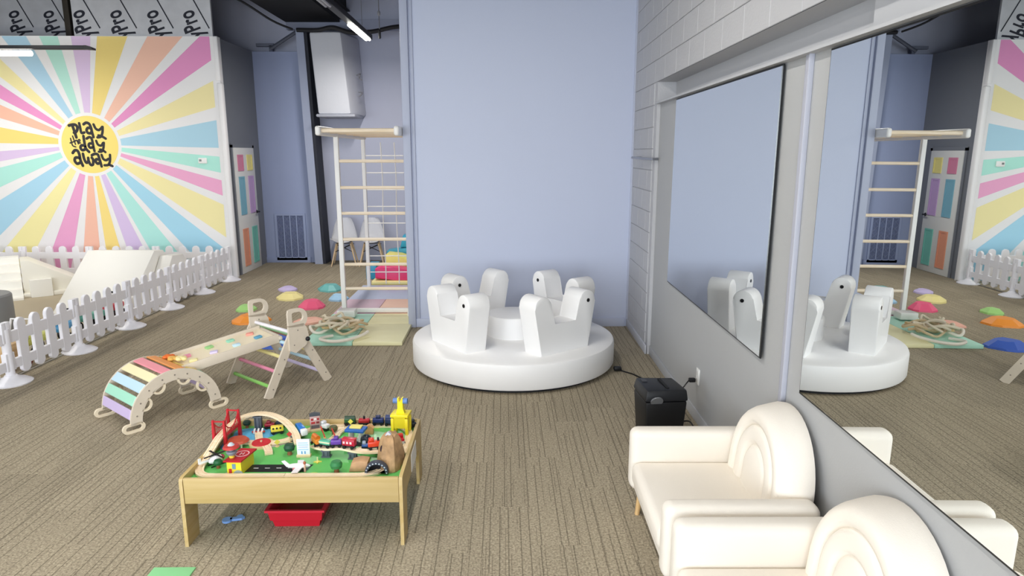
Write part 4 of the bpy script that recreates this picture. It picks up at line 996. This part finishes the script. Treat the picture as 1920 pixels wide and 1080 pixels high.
# red suspension bridge
rb = thing('toy_bridge', 'red toy suspension bridge over the raised track at the back left', 'toy bridge', (-1.58, 3.60, ZB), PI / 2 - 0.08)
RED = M('c0202c', 0.4)
for dx in (-0.085, 0.085):
    tw_ = B()
    for dy in (-0.032, 0.032): hexa(tw_, [(dx - .011, dy - .008, 0), (dx + .011, dy - .008, 0), (dx + .011, dy + .008, 0), (dx - .011, dy + .008, 0)], [(dx - .006, dy - .005, .165), (dx + .006, dy - .005, .165), (dx + .006, dy + .005, .165), (dx - .006, dy + .005, .165)])
    tw_.box((dx, 0, 0.158), (0.008, 0.064, 0.006)).box((dx, 0, 0.062), (0.012, 0.064, 0.006)); tw_.obj('tower', RED, rb)
for dy in (-0.030, 0.030):
    cbx = B().tube([(-0.085 + 0.17 * k / 10, dy, 0.092 + 0.06 * (2 * k / 10 - 1) ** 2) for k in range(11)], 0.0035, 5)
    for k in range(1, 10): cbx.cyl((-0.085 + 0.17 * k / 10, dy, 0.066), (-0.085 + 0.17 * k / 10, dy, 0.092 + 0.06 * (2 * k / 10 - 1) ** 2), 0.002, n=4)
    cbx.box((0, dy, 0.07), (0.18, 0.006, 0.012)); cbx.obj('cable_rail', RED, rb)

# supports
def pillar(x, y, h, label):
    o = B().box((0, 0, h / 2), (0.040, 0.030, h), 0.002).box((0, 0, 0.003), (0.05, 0.036, 0.006)).box((0, 0, h - 0.004), (0.05, 0.036, 0.008)).obj('track_support', M('5d646e', 0.45))
    o.location = (x, y, ZB); tag(o, label, 'toy', 'grey track supports')
    B().box((-0.011, -0.0155, h / 2), (0.006, 0.003, h - 0.02)).box((0.011, -0.0155, h / 2), (0.006, 0.003, h - 0.02)).obj('groove', M('3e444c', 0.5), o)
pillar(-1.465, 3.772, 0.088, 'grey plastic support under the raised back track by the pond')
pillar(-1.205, 3.625, 0.032, 'grey plastic support under the lower end of the raised track')
pillar(-0.815, 3.378, 0.040, 'grey plastic support under the long train track, near the tunnel')
pillar(-0.965, 3.402, 0.043, 'dark support post under the green train car')

# vehicles
def car(name, label, cat, loc, rz, L_, W_, H_, body, cab=None, cabx=0.0, wheel=0.009, roof=None, group='toy vehicles on the train table'):
    t_ = thing(name, label, cat, loc, rz, group)
    B().box((0, 0, wheel + 0.004), (L_, W_ * 0.8, 0.008), 0.001).obj('chassis', M('1b1b20', 0.5), t_)
    B().box((0, 0, wheel + 0.006 + H_ / 2), (L_ * 0.96, W_, H_), min(0.006, H_ * .3)).obj('body', M(body, 0.3), t_)
    if cab: B().box((cabx, 0, wheel + 0.006 + H_ + 0.008), (L_ * 0.42, W_ * 0.88, 0.018), 0.005).obj('cab', M(cab, 0.3), t_)
    if roof: B().box((0, 0, wheel + 0.006 + H_ + 0.002), (L_ * 1.0, W_ * 1.05, 0.005), 0.002).obj('roof', M(roof, 0.3), t_)
    for sx in (-1, 1):
        for sy in (-1, 1): B().cyl((sx * L_ * .3, sy * (W_ / 2 - 0.002), wheel), (sx * L_ * .3, sy * (W_ / 2 + 0.004), wheel), wheel, n=10).obj('wheel', M('101013', 0.5), t_)
    return t_
zl = ZB + 0.058
c_ = car('train_car', 'orange wooden train car in the long train', 'toy train', (-1.035, 3.462, ZB + 0.040), -0.9, 0.075, 0.032, 0.030, 'e08a34')
B().cyl((-0.025, 0, 0.05), (0.03, 0, 0.05), 0.014, n=10).obj('load', M('c86a20', 0.4), c_)
c_ = car('train_car', 'green and cream train car in the long train', 'toy train', (-0.966, 3.405, ZB + 0.056), -0.35, 0.07, 0.032, 0.026, '5aa98c'); B().box((0, 0, 0.03), (0.068, 0.034, 0.008)).obj('stripe', M('d9d6b8', 0.4), c_)
c_ = car('train_car', 'purple wooden train car in the long train', 'toy train', (-0.908, 3.402, ZB + 0.058), 0.10, 0.06, 0.032, 0.028, '6b42a2', '5a3590', 0.0)
c_ = car('train_car', 'red wooden coach with white markings in the long train', 'toy train', (-0.834, 3.388, ZB + 0.056), -0.25, 0.078, 0.034, 0.036, 'b8203c', None, 0, 0.010, 'c42a3c')
for k in range(3): B().box((-0.024 + 0.02 * k, -0.0175, 0.036), (0.012, 0.002, 0.013)).obj('window', M('f0c8cc', 0.4), c_)
c_ = car('locomotive', 'orange red toy locomotive entering the mountain', 'toy train', (-0.702, 3.398, ZB + 0.047), 0.25, 0.07, 0.036, 0.030, 'd8452a', 'd23a22', -0.015)
B().cyl((0.022, 0, 0.04), (0.022, 0, 0.062), 0.006, n=8).obj('chimney', M('1b1b20', 0.5), c_)
c_ = car('toy_engine', 'small blue toy engine beside the mountain', 'toy train', (-0.758, 3.45, ZB + 0.018), 0.2, 0.05, 0.026, 0.018, '3a5fa8', '9aa6b8', -0.01)
c_ = car('train_car', 'dark green train car at the rear of the back train', 'toy train', (-0.925, 3.805, ZB + 0.013), 0.0, 0.07, 0.032, 0.030, '2f5a34'); B().cyl((-0.03, 0, 0.045), (0.03, 0, 0.045), 0.013, n=10).obj('load', M('25402a', 0.4), c_)
c_ = car('train_car', 'red train car in the middle of the back train', 'toy train', (-0.84, 3.805, ZB + 0.013), 0.0, 0.07, 0.032, 0.024, 'b5252f'); B().cyl((0, 0, 0.03), (0, 0, 0.055), 0.007, n=8).obj('stack', M('1b1b20', 0.5), c_)
c_ = car('train_car', 'navy train car in the back train', 'toy train', (-0.755, 3.805, ZB + 0.013), 0.0, 0.07, 0.032, 0.028, '222c66', '1c2450', 0.0)
c_ = car('locomotive', 'dark blue locomotive leading the back train, beside the yellow crane', 'toy train', (-0.682, 3.795, ZB + 0.013), -0.2, 0.06, 0.036, 0.032, '2a3358', None); B().cyl((-0.025, 0, 0.05), (0.03, 0, 0.05), 0.016, n=12).obj('boiler', M('2f3a66', 0.35), c_)
c_ = car('toy_truck', 'blue tipper truck with white cab on the middle of the table', 'toy truck', (-1.19, 3.69, ZB + 0.012), -0.98, 0.10, 0.036, 0.034, '2f78c8'); B().box((0.066, 0, 0.03), (0.034, 0.036, 0.036), 0.006).obj('cab', M('eeeef0', 0.35), c_)
c_ = car('toy_car', 'dark red toy car behind the pond', 'toy car', (-1.405, 3.79, ZB), 0.2, 0.06, 0.03, 0.018, 'a01f2c', '8a1a26', -0.005)
c_ = car('toy_car', 'dark grey toy vehicle behind the pond with a pale dome', 'toy car', (-1.345, 3.812, ZB), -0.2, 0.06, 0.034, 0.022, '3c4450', '8fa3b0', 0.0)
c_ = car('toy_bus', 'yellow toy bus with black dots beside the pond', 'toy bus', (-1.335, 3.715, ZB), 0.35, 0.075, 0.036, 0.034, 'e8cf4a')
for k in range(3): B().cyl((-0.022 + 0.02 * k, -0.0175, 0.038), (-0.022 + 0.02 * k, -0.0195, 0.038), 0.006, n=10).obj('dot', M('222222', 0.5), c_)
c_ = car('toy_van', 'white toy van beside the small shop front', 'toy van', (-1.068, 3.762, ZB), -0.5, 0.065, 0.034, 0.024, 'eceaee', 'e0dfe6', -0.008)
c_ = car('toy_car', 'red toy car with silver front between the mountain and yellow crane', 'toy car', (-0.588, 3.565, ZB), 1.9, 0.075, 0.04, 0.026, 'c2202c', 'cc2a34', 0.0); B().box((-0.036, 0, 0.02), (0.006, 0.036, 0.014)).obj('grille', M('c8ccd0', 0.3), c_)
c_ = car('toy_tanker', 'dark toy tanker wagon at the right end by the crane', 'toy train', (-0.545, 3.765, ZB + 0.013), -0.9, 0.06, 0.03, 0.02, '23262c', '30343c', 0.0)
# black round loader on pole car
bl = thing('black_ball_car', 'black toy wagon with a big round black tank in the middle right', 'toy train', (-0.79, 3.522, ZB), -0.4, 'toy vehicles on the train table')
B().box((-0.02, 0, 0.012), (0.11, 0.026, 0.012), 0.003).obj('chassis', M('17181c', 0.5), bl); B().ell((0.022, 0, 0.044), (0.034, 0.03, 0.034)).obj('tank', M('15202a', 0.3), bl)
for sx in (-0.05, 0.01): B().cyl((sx, -0.018, 0.009), (sx, 0.018, 0.009), 0.009, n=10).obj('wheel', M('101013', 0.5), bl)

# buildings
hs_ = thing('toy_airport', 'yellow toy airport building with red roof and helipad circle', 'toy building', (-1.36, 3.262, ZB), 0.0)
hb = B(); hexa(hb, [(-0.062, -0.062, 0), (0.012, -0.066, 0), (0.03, 0.062, 0), (-0.045, 0.07, 0)], [(-0.062, -0.062, 0.072), (0.012, -0.066, 0.072), (0.03, 0.062, 0.072), (-0.045, 0.07, 0.072)]); hb.obj('walls', M('f0d83a', 0.4), hs_)
hb = B(); hexa(hb, [(-0.075, -0.072, 0.072), (0.018, -0.076, 0.072), (0.045, 0.075, 0.072), (-0.04, 0.08, 0.072)], [(-0.075, -0.072, 0.080), (0.018, -0.076, 0.080), (0.045, 0.075, 0.080), (-0.04, 0.08, 0.080)]); rf = hb.obj('roof', M('b81e2a', 0.4), hs_)
B().ringprism(arc(-0.008, 0.012, 0.036, 0, 2 * PI, 20)[:-1], arc(-0.008, 0.012, 0.031, 0, 2 * PI, 20)[:-1], 0.0006, Matrix.Translation((0, 0, 0.0803))).obj('helipad_ring', M('e8c8c8', 0.5), rf)
B().box((-0.016, 0.012, 0.0806), (0.004, 0.03, 0.0006)).box((0.0, 0.012, 0.0806), (0.004, 0.03, 0.0006)).box((-0.008, 0.012, 0.0806), (0.014, 0.004, 0.0006)).obj('helipad_letter', M('e8c8c8', 0.5), rf)
B().box((-0.025, -0.0645, 0.045), (0.018, 0.003, 0.028)).obj('window', M('6f93a8', 0.3), hs_)
B().box((-0.045, -0.0645, 0.016), (0.014, 0.003, 0.032)).obj('door', M('b8302c', 0.4), hs_)
B().cyl((-0.005, -0.0645, 0.0), (-0.005, -0.068, 0.0), 0.026, n=16).obj('arched_gate', M('9aa8a4', 0.4), hs_)
tw = thing('control_tower', 'grey toy control tower with red disc top on the airport roof', 'toy building', (-1.405, 3.232, ZB + 0.0805))
B().cyl((0, 0, 0), (0, 0, 0.018), 0.014, n=12).obj('stem', M('e8d24a', 0.4), tw); B().lathe([(0, 0.016), (0.02, 0.016), (0.028, 0.03), (0.024, 0.036), (0.012, 0.038), (0.012, 0.055), (0, 0.055)], 12).obj('gallery', M('8a929a', 0.4), tw)
B().lathe([(0, 0.055), (0.042, 0.055), (0.036, 0.066), (0, 0.07)], 20).obj('disc_roof', M('b83a34', 0.4), tw); B().lathe([(0, 0.068), (0.018, 0.068), (0.008, 0.08), (0, 0.082)], 12).obj('dome', M('b9c4cc', 0.3), tw)
rt = thing('toy_pavilion', 'red brown toy pavilion roof behind the control tower', 'toy building', (-1.50, 3.545, ZB))
for dx in (-0.03, 0.03):
    for dy in (-0.03, 0.03): B().cyl((dx, dy, 0), (dx, dy, 0.03), 0.005, n=6).obj('column', M('e8e0d0', 0.5), rt)
B().lathe([(0, 0.03), (0.062, 0.03), (0.05, 0.042), (0, 0.048)], 20).obj('roof', M('b85038', 0.45), rt)

def signboard(name, loc, rz, wd, hh, board_c, base_c, marks, label, cap=None):
    t_ = thing(name, label, 'toy sign', loc, rz)
    B().box((0, 0, 0.008), (wd * 1.08, 0.028, 0.016), 0.002).obj('base', M(base_c, 0.5), t_)
    B().box((0, 0, 0.014 + hh / 2), (wd, 0.012, hh), 0.002).obj('board', M(board_c, 0.4), t_)
    if cap: B().prism([(-wd * .52, 0), (wd * .52, 0), (wd * .52, 0.014), (0.0, 0.022), (-wd * .52, 0.014)], 0.02, Matrix.Translation((0, 0.01, 0.010 + hh)) @ XZ).obj('cap', M(cap, 0.5), t_)
    for (x, z, a, b, c_) in marks: B().box((x * wd, -0.0068, 0.014 + z * hh), (a * wd, 0.002, b * hh)).obj('print', M(c_, 0.5), t_)
    return t_
signboard('toy_sign', (-1.087, 3.40, ZB), 0.02, 0.070, 0.088, 'e9f0f6', 'e3cba0', [(0, .80, .75, .05, '9ec0e0'), (0, .66, .8, .05, '9ec0e0'), (0, .52, .7, .05, 'a9b4d8'), (0, .36, .8, .05, '9ec0e0'), (-.12, .16, .1, .18, '6fa0d0'), (.12, .16, .1, .18, '6fa0d0')], 'white toy hospital sign with pale blue print standing in the middle')
signboard('toy_shop', (-1.118, 3.742, ZB), 0.35, 0.058, 0.088, 'c9a2a0', 'e3cba0', [(-.28, .72, .22, .14, 'a8202a'), (.02, .74, .24, .14, 'f0e0e0'), (.3, .72, .2, .14, 'a8202a'), (-.2, .48, .4, .14, 'b83038'), (.26, .48, .3, .14, '8a2c34'), (0, .2, .8, .22, '70606a')], 'toy shop front with red print and dark grey gable', '4a4c54')
st_ = thing('toy_station', 'toy station with blue roof on white columns at the right', 'toy building', (-0.845, 3.605, ZB), -0.15)
for dx in (-0.03, 0.03):
    for dy in (-0.022, 0.022): B().cyl((dx, dy, 0), (dx, dy, 0.062), 0.009, n=8).obj('column', M('e8e2e0', 0.5), st_)
B().box((0, 0, 0.07), (0.115, 0.075, 0.018), 0.006).obj('roof', M('2f66b8', 0.4), st_); B().box((0, 0.005, 0.084), (0.07, 0.045, 0.012), 0.004).obj('roof_sign', M('e8d878', 0.45), st_)
bx_ = B().box((0, 0, 0.02), (0.05, 0.03, 0.04), 0.004).prism([(-0.03, 0.04), (0.03, 0.04), (0, 0.058)], 0.034, Matrix.Translation((0, 0.017, 0)) @ XZ).obj('toy_house', wood('dfae78', 'cf985e')); bx_.location = (-0.79, 3.70, ZB); tag(bx_, 'small tan wooden house behind the blue roofed station', 'toy building')
bx_ = B().box((0, 0, 0.013), (0.05, 0.03, 0.026), 0.003).obj('wooden_crate', wood('d9ab78', 'c8945c')); bx_.location = (-0.735, 3.53, ZB); tag(bx_, 'small brown wooden crate behind the black tank wagon', 'toy')

# mountain and tunnel
mn = thing('toy_mountain', 'brown rocky toy mountain with cave holes and tunnel', 'toy mountain', (-0.598, 3.315, ZB))
b_ = B(); n = 18; rows = [(0.0, 0.072, 0.115), (0.03, 0.068, 0.108), (0.07, 0.064, 0.098), (0.11, 0.057, 0.086), (0.145, 0.048, 0.066), (0.166, 0.036, 0.046), (0.172, 0.0, 0.0)]
rg = random.Random(5); rings = []
for z, rx, ry in rows:
    rings.append([b_.bm.verts.new(Vector((rx * math.cos(2 * PI * k / n) * (1 + .13 * math.sin(k * 2.1 + z * 9)), ry * math.sin(2 * PI * k / n) * (1 + .1 * math.cos(k * 1.7)), z + (0.006 * math.sin(k * 2.7) if rx else 0)))) for k in range(n if rx else 1)])
for A, Bq in zip(rings, rings[1:]):
    for k in range(n):
        if len(Bq) == 1: b_.bm.faces.new((A[k], A[(k + 1) % n], Bq[0]))
        else: b_.bm.faces.new((A[k], A[(k + 1) % n], Bq[(k + 1) % n], Bq[k]))
b_.bm.faces.new(rings[0][::-1])
b_.obj('rock', M('c09a70', 0.7, var=0.45, vscale=22, bump=0.8, bscale=30), mn, 25)
B().ell((0.012, -0.075, 0.085), (0.009, 0.012, 0.015), 10, 8).ell((-0.035, -0.05, 0.105), (0.012, 0.016, 0.022), 10, 8).obj('cave_hole', M('2a1620', 0.7), mn)
B().prism([(-0.02, 0), (0.02, 0), (0.012, 0.016), (0, 0.026), (-0.012, 0.014)], 0.02, Matrix.Translation((-0.008, 0.0, 0.160)) @ XZ).obj('snow_cap', M('c9ccd6', 0.5), mn)
pt = B().ringprism(arc(-0.055, 0.0, 0.060, 0, PI, 14) + [(-0.115, -0.001), (0.005, -0.001)][0:0], arc(-0.055, 0.0, 0.046, 0, PI, 14), 0.03, Matrix.Translation((0, -0.105, 0.012)) @ XZ).obj('tunnel_arch', M('3c4250', 0.5), mn)
B().prism([(-0.115, 0.0)] + arc(-0.055, 0.012, 0.045, PI, 0, 12) + [(0.005, 0.0)], 0.004, Matrix.Translation((0, -0.085, 0)) @ XZ).obj('tunnel_mouth', M('141218', 0.8), mn)
for k in range(11):
    a = PI * k / 10; B().box((-0.055 + 0.053 * math.cos(a), -0.1362, 0.012 + 0.053 * math.sin(a)), (0.006, 0.002, 0.006), rot=(0, -a, 0)).obj('arch_stone', M('c8ccd4', 0.5), mn)
wg = B().prism([(0, 0), (0.10, 0), (0.10, 0.055), (0.06, 0.062), (0.015, 0.05)], 0.07, Matrix.Translation((-0.205, -0.03, 0)) @ XZ, 0.006).obj('rock_base', M('c29a72', 0.7, var=0.25, vscale=24), mn)

# yellow crane
cr = thing('toy_crane', 'tall yellow toy crane gantry with blue wheels on top', 'toy crane', (-0.60, 3.70, ZB), -0.12)
YEL = M('f0dc2c', 0.35)
for dx in (-0.042, 0.042):
    for dy in (-0.035, 0.035): B().box((dx, dy, 0.055), (0.018, 0.02, 0.11), 0.003).obj('leg', YEL, cr)
B().box((0, 0.0, 0.125), (0.105, 0.095, 0.016), 0.003).obj('deck', YEL, cr); B().box((0, -0.034, 0.085), (0.066, 0.012, 0.072)).obj('panel', M('e2cf24', 0.4), cr)
B().prism([(-0.026, 0.13), (0.026, 0.13), (0.016, 0.165), (0.016, 0.225), (0.008, 0.225), (0.006, 0.205), (-0.006, 0.205), (-0.008, 0.225), (-0.016, 0.225), (-0.016, 0.165)], 0.03, Matrix.Translation((0, 0.015, 0)) @ XZ).obj('mast', YEL, cr)
for dx in (-1, 1): B().cyl((dx * 0.016, 0, 0.205), (dx * 0.042, 0, 0.205), 0.017, n=14).obj('wheel', M('5f7fb8', 0.4), cr)

# trees, signs, gates, aircraft
def tree(loc, label, s_=1.0, top='1f4a34', trunk='9a5f40'):
    t_ = thing('toy_tree', label, 'toy tree', loc, 0, 'toy trees on the train table')
    B().lathe([(0, 0), (0.013 * s_, 0), (0.009 * s_, 0.028 * s_), (0, 0.028 * s_)], 10).obj('trunk', M(trunk, 0.5), t_)
    B().lathe([(0, 0.024 * s_), (0.025 * s_, 0.026 * s_), (0.029 * s_, 0.042 * s_), (0.022 * s_, 0.056 * s_), (0, 0.060 * s_)], 14).obj('crown', M(top, 0.5), t_)
tree((-1.174, 3.431, ZB), 'dark green toy tree beside the white hospital sign', 1.05)
tree((-0.865, 3.215, ZB), 'green toy tree with brown trunk by the tunnel', 1.1, '2f7a44')
tree((-1.00, 3.70, ZB), 'brown green toy tree by the crossing gates', 0.9, '5a5a38', '8a6a48')
tree((-1.545, 3.80, ZB), 'dark green toy tree behind the red bridge', 0.8, '1f3a2c')
tree((-1.50, 3.275, ZB), 'dark green toy bush by the helicopter', 0.8, '1c5a34')
def road_sign(loc, label, col, rz=0.0, hh=0.05):
    t_ = thing('toy_road_sign', label, 'toy sign', loc, rz, 'toy road signs')
    B().cyl((0, 0, 0), (0, 0, 0.005), 0.012, n=10).obj('foot', M('e2c89a', 0.5), t_)
    B().cyl((0, 0, 0.004), (0, 0, hh), 0.003, n=6).obj('pole', M('e2c89a', 0.5), t_); B().prism([(-0.016, 0), (0, -0.016), (0.016, 0), (0, 0.016)], 0.004, Matrix.Translation((0, -0.003, hh)) @ XZ).obj('plate', M(col, 0.4), t_)
road_sign((-0.912, 3.765, ZB), 'yellow diamond toy road sign before the green train car', 'efe060', 0.0, 0.052)
road_sign((-1.275, 3.53, ZB), 'small yellow toy road sign beside the red turntable', 'e8d25a', 0.4, 0.03)
road_sign((-1.215, 3.57, ZB), 'small red toy road sign by the grey track support', 'c23a34', 0.0, 0.06)
sf = thing('toy_star_sign', 'yellow star shaped toy marker on the green board', 'toy sign', (-0.995, 3.332, ZB), 0.2)
B().prism([((0.022 if k % 2 == 0 else 0.010) * math.sin(PI * k / 4), (0.022 if k % 2 == 0 else 0.010) * math.cos(PI * k / 4)) for k in range(8)], 0.006).obj('star', M('f0e070', 0.45), sf); B().cyl((0, 0, 0.006), (0, 0, 0.03), 0.003, n=6).obj('pin', M('f0e8b0', 0.45), sf)
for k, (x, lab) in enumerate(((-1.025, 'left red striped crossing gate over the grey road'), (-0.965, 'right red striped crossing gate over the grey road'))):
    g_ = thing('crossing_gate', lab, 'toy gate', (x, 3.60, ZB), 0.45, 'toy crossing gates')
    B().box((0, 0, 0.012), (0.014, 0.014, 0.024), 0.002).obj('post', M('e6c070', 0.5), g_); B().box((0.0, 0.055, 0.036), (0.006, 0.11, 0.007), rot=(0.20, 0, 0)).obj('arm', M('c83c2c', 0.45), g_)
ba = thing('toy_barrier', 'white and red striped toy barrier beside the pond', 'toy gate', (-1.445, 3.712, ZB), 0.1)
B().box((0, 0, 0.012), (0.075, 0.014, 0.008), 0.002).obj('bar', M('c04030', 0.45), ba)
for k in range(3): B().box((-0.022 + 0.022 * k, -0.003, 0.018), (0.009, 0.012, 0.03), rot=(0, 0.25, 0)).obj('post', M('f0eeee', 0.45), ba)
he = thing('toy_helicopter', 'white toy helicopter with black rotor at the left front', 'toy helicopter', (-1.525, 3.315, ZB + 0.012), 0.9)
B().ell((0.0, 0, 0.028), (0.045, 0.022, 0.022)).box((-0.062, 0, 0.036), (0.06, 0.010, 0.012), 0.003).box((-0.09, 0, 0.048), (0.014, 0.006, 0.03)).obj('body', M('f0eef0', 0.35), he)
B().ell((0.026, 0, 0.030), (0.02, 0.019, 0.016), 12, 8).obj('cockpit', M('a04048', 0.3), he)
B().box((0, 0, 0.056), (0.13, 0.010, 0.003)).box((0, 0, 0.0565), (0.010, 0.13, 0.003)).cyl((0, 0, 0.045), (0, 0, 0.06), 0.004, n=6).obj('rotor', M('15161a', 0.5), he)
B().cyl((-0.04, 0.018, 0), (0.04, 0.018, 0), 0.003, n=6).cyl((-0.04, -0.018, 0), (0.04, -0.018, 0), 0.003, n=6).cyl((0, 0.018, 0), (0, 0.012, 0.015), 0.003, n=6).cyl((0, -0.018, 0), (0, -0.012, 0.015), 0.003, n=6).obj('skids', M('15161a', 0.5), he)
he.location.z = ZB + 0.003
ap = thing('toy_airplane', 'white toy airplane with red trim lying on the runway', 'toy airplane', (-1.07, 3.245, ZB + 0.004), 0.05)
B().ell((0, 0, 0.022), (0.062, 0.014, 0.014)).obj('fuselage', M('f2f0f2', 0.35), ap)
B().prism([(-0.02, -0.07), (0.012, -0.07), (0.026, 0.0), (0.012, 0.07), (-0.02, 0.07), (-0.008, 0.0)], 0.005, Matrix.Translation((0, 0, 0.016))).obj('wing', M('e9e4e8', 0.35), ap)
B().prism([(-0.085, 0.05), (-0.068, 0.054), (-0.035, 0.022), (-0.06, 0.018)], 0.005, Matrix.Translation((0, 0.0025, 0)) @ XZ).obj('tail_fin', M('f2f0f2', 0.35), ap)
B().box((-0.01, -0.014, 0.010), (0.035, 0.012, 0.014), 0.003).obj('engine', M('c87a80', 0.4), ap)
B().cyl((0.03, 0, 0.0), (0.03, 0, 0.012), 0.006, n=8).cyl((-0.03, 0, 0.0), (-0.03, 0, 0.012), 0.006, n=8).obj('wheel', M('17181c', 0.5), ap)
ap.location.z = ZB + 0.0015
fg = thing('toy_figure', 'small wooden peg figure standing by the airplane nose', 'toy figure', (-1.03, 3.222, ZB + 0.001))
B().cyl((0, 0, 0), (0, 0, 0.045), 0.006, 0.005, n=8).obj('peg', M('d8ac98', 0.5), fg); B().ell((0, 0, 0.05), (0.008, 0.008, 0.009), 8, 6).obj('head', M('a85c40', 0.5), fg)

# red storage bin below the table
sb = thing('storage_bin', 'red plastic storage bin on the carpet under the train table', 'bin', (-1.105, 3.43, 0))
REDB = M('c41f30', 0.35)
def openbin(b_, w0, d0, w1, d1, z0, z1, th):
    o0 = [(-w0, -d0, z0), (w0, -d0, z0), (w0, d0, z0), (-w0, d0, z0)]; o1 = [(-w1, -d1, z1), (w1, -d1, z1), (w1, d1, z1), (-w1, d1, z1)]
    i0 = [(-w0 + th, -d0 + th, z0 + th), (w0 - th, -d0 + th, z0 + th), (w0 - th, d0 - th, z0 + th), (-w0 + th, d0 - th, z0 + th)]; i1 = [(-w1 + th, -d1 + th, z1), (w1 - th, -d1 + th, z1), (w1 - th, d1 - th, z1), (-w1 + th, d1 - th, z1)]
    V = [[b_.bm.verts.new(Vector(p)) for p in L_] for L_ in (o0, o1, i1, i0)]
    for A, Bq in zip(V, V[1:]):
        for k in range(4): b_.bm.faces.new((A[k], A[(k + 1) % 4], Bq[(k + 1) % 4], Bq[k]))
    b_.bm.faces.new(V[0][::-1]); b_.bm.faces.new(V[3])
b_ = B(); openbin(b_, 0.118, 0.165, 0.128, 0.175, 0.0, 0.045, 0.004); 
b_.obj('lower_tray', REDB, sb)
b_ = B(); openbin(b_, 0.136, 0.180, 0.145, 0.187, 0.042, 0.098, 0.004); b_.obj('body', REDB, sb)
B().ringprism([(-.158, -.197), (.158, -.197), (.158, .197), (-.158, .197)], [(-.14, -.182), (.14, -.182), (.14, .182), (-.14, .182)], 0.012, Matrix.Translation((0, 0, 0.096))).obj('rim', M('d42c40', 0.35), sb)
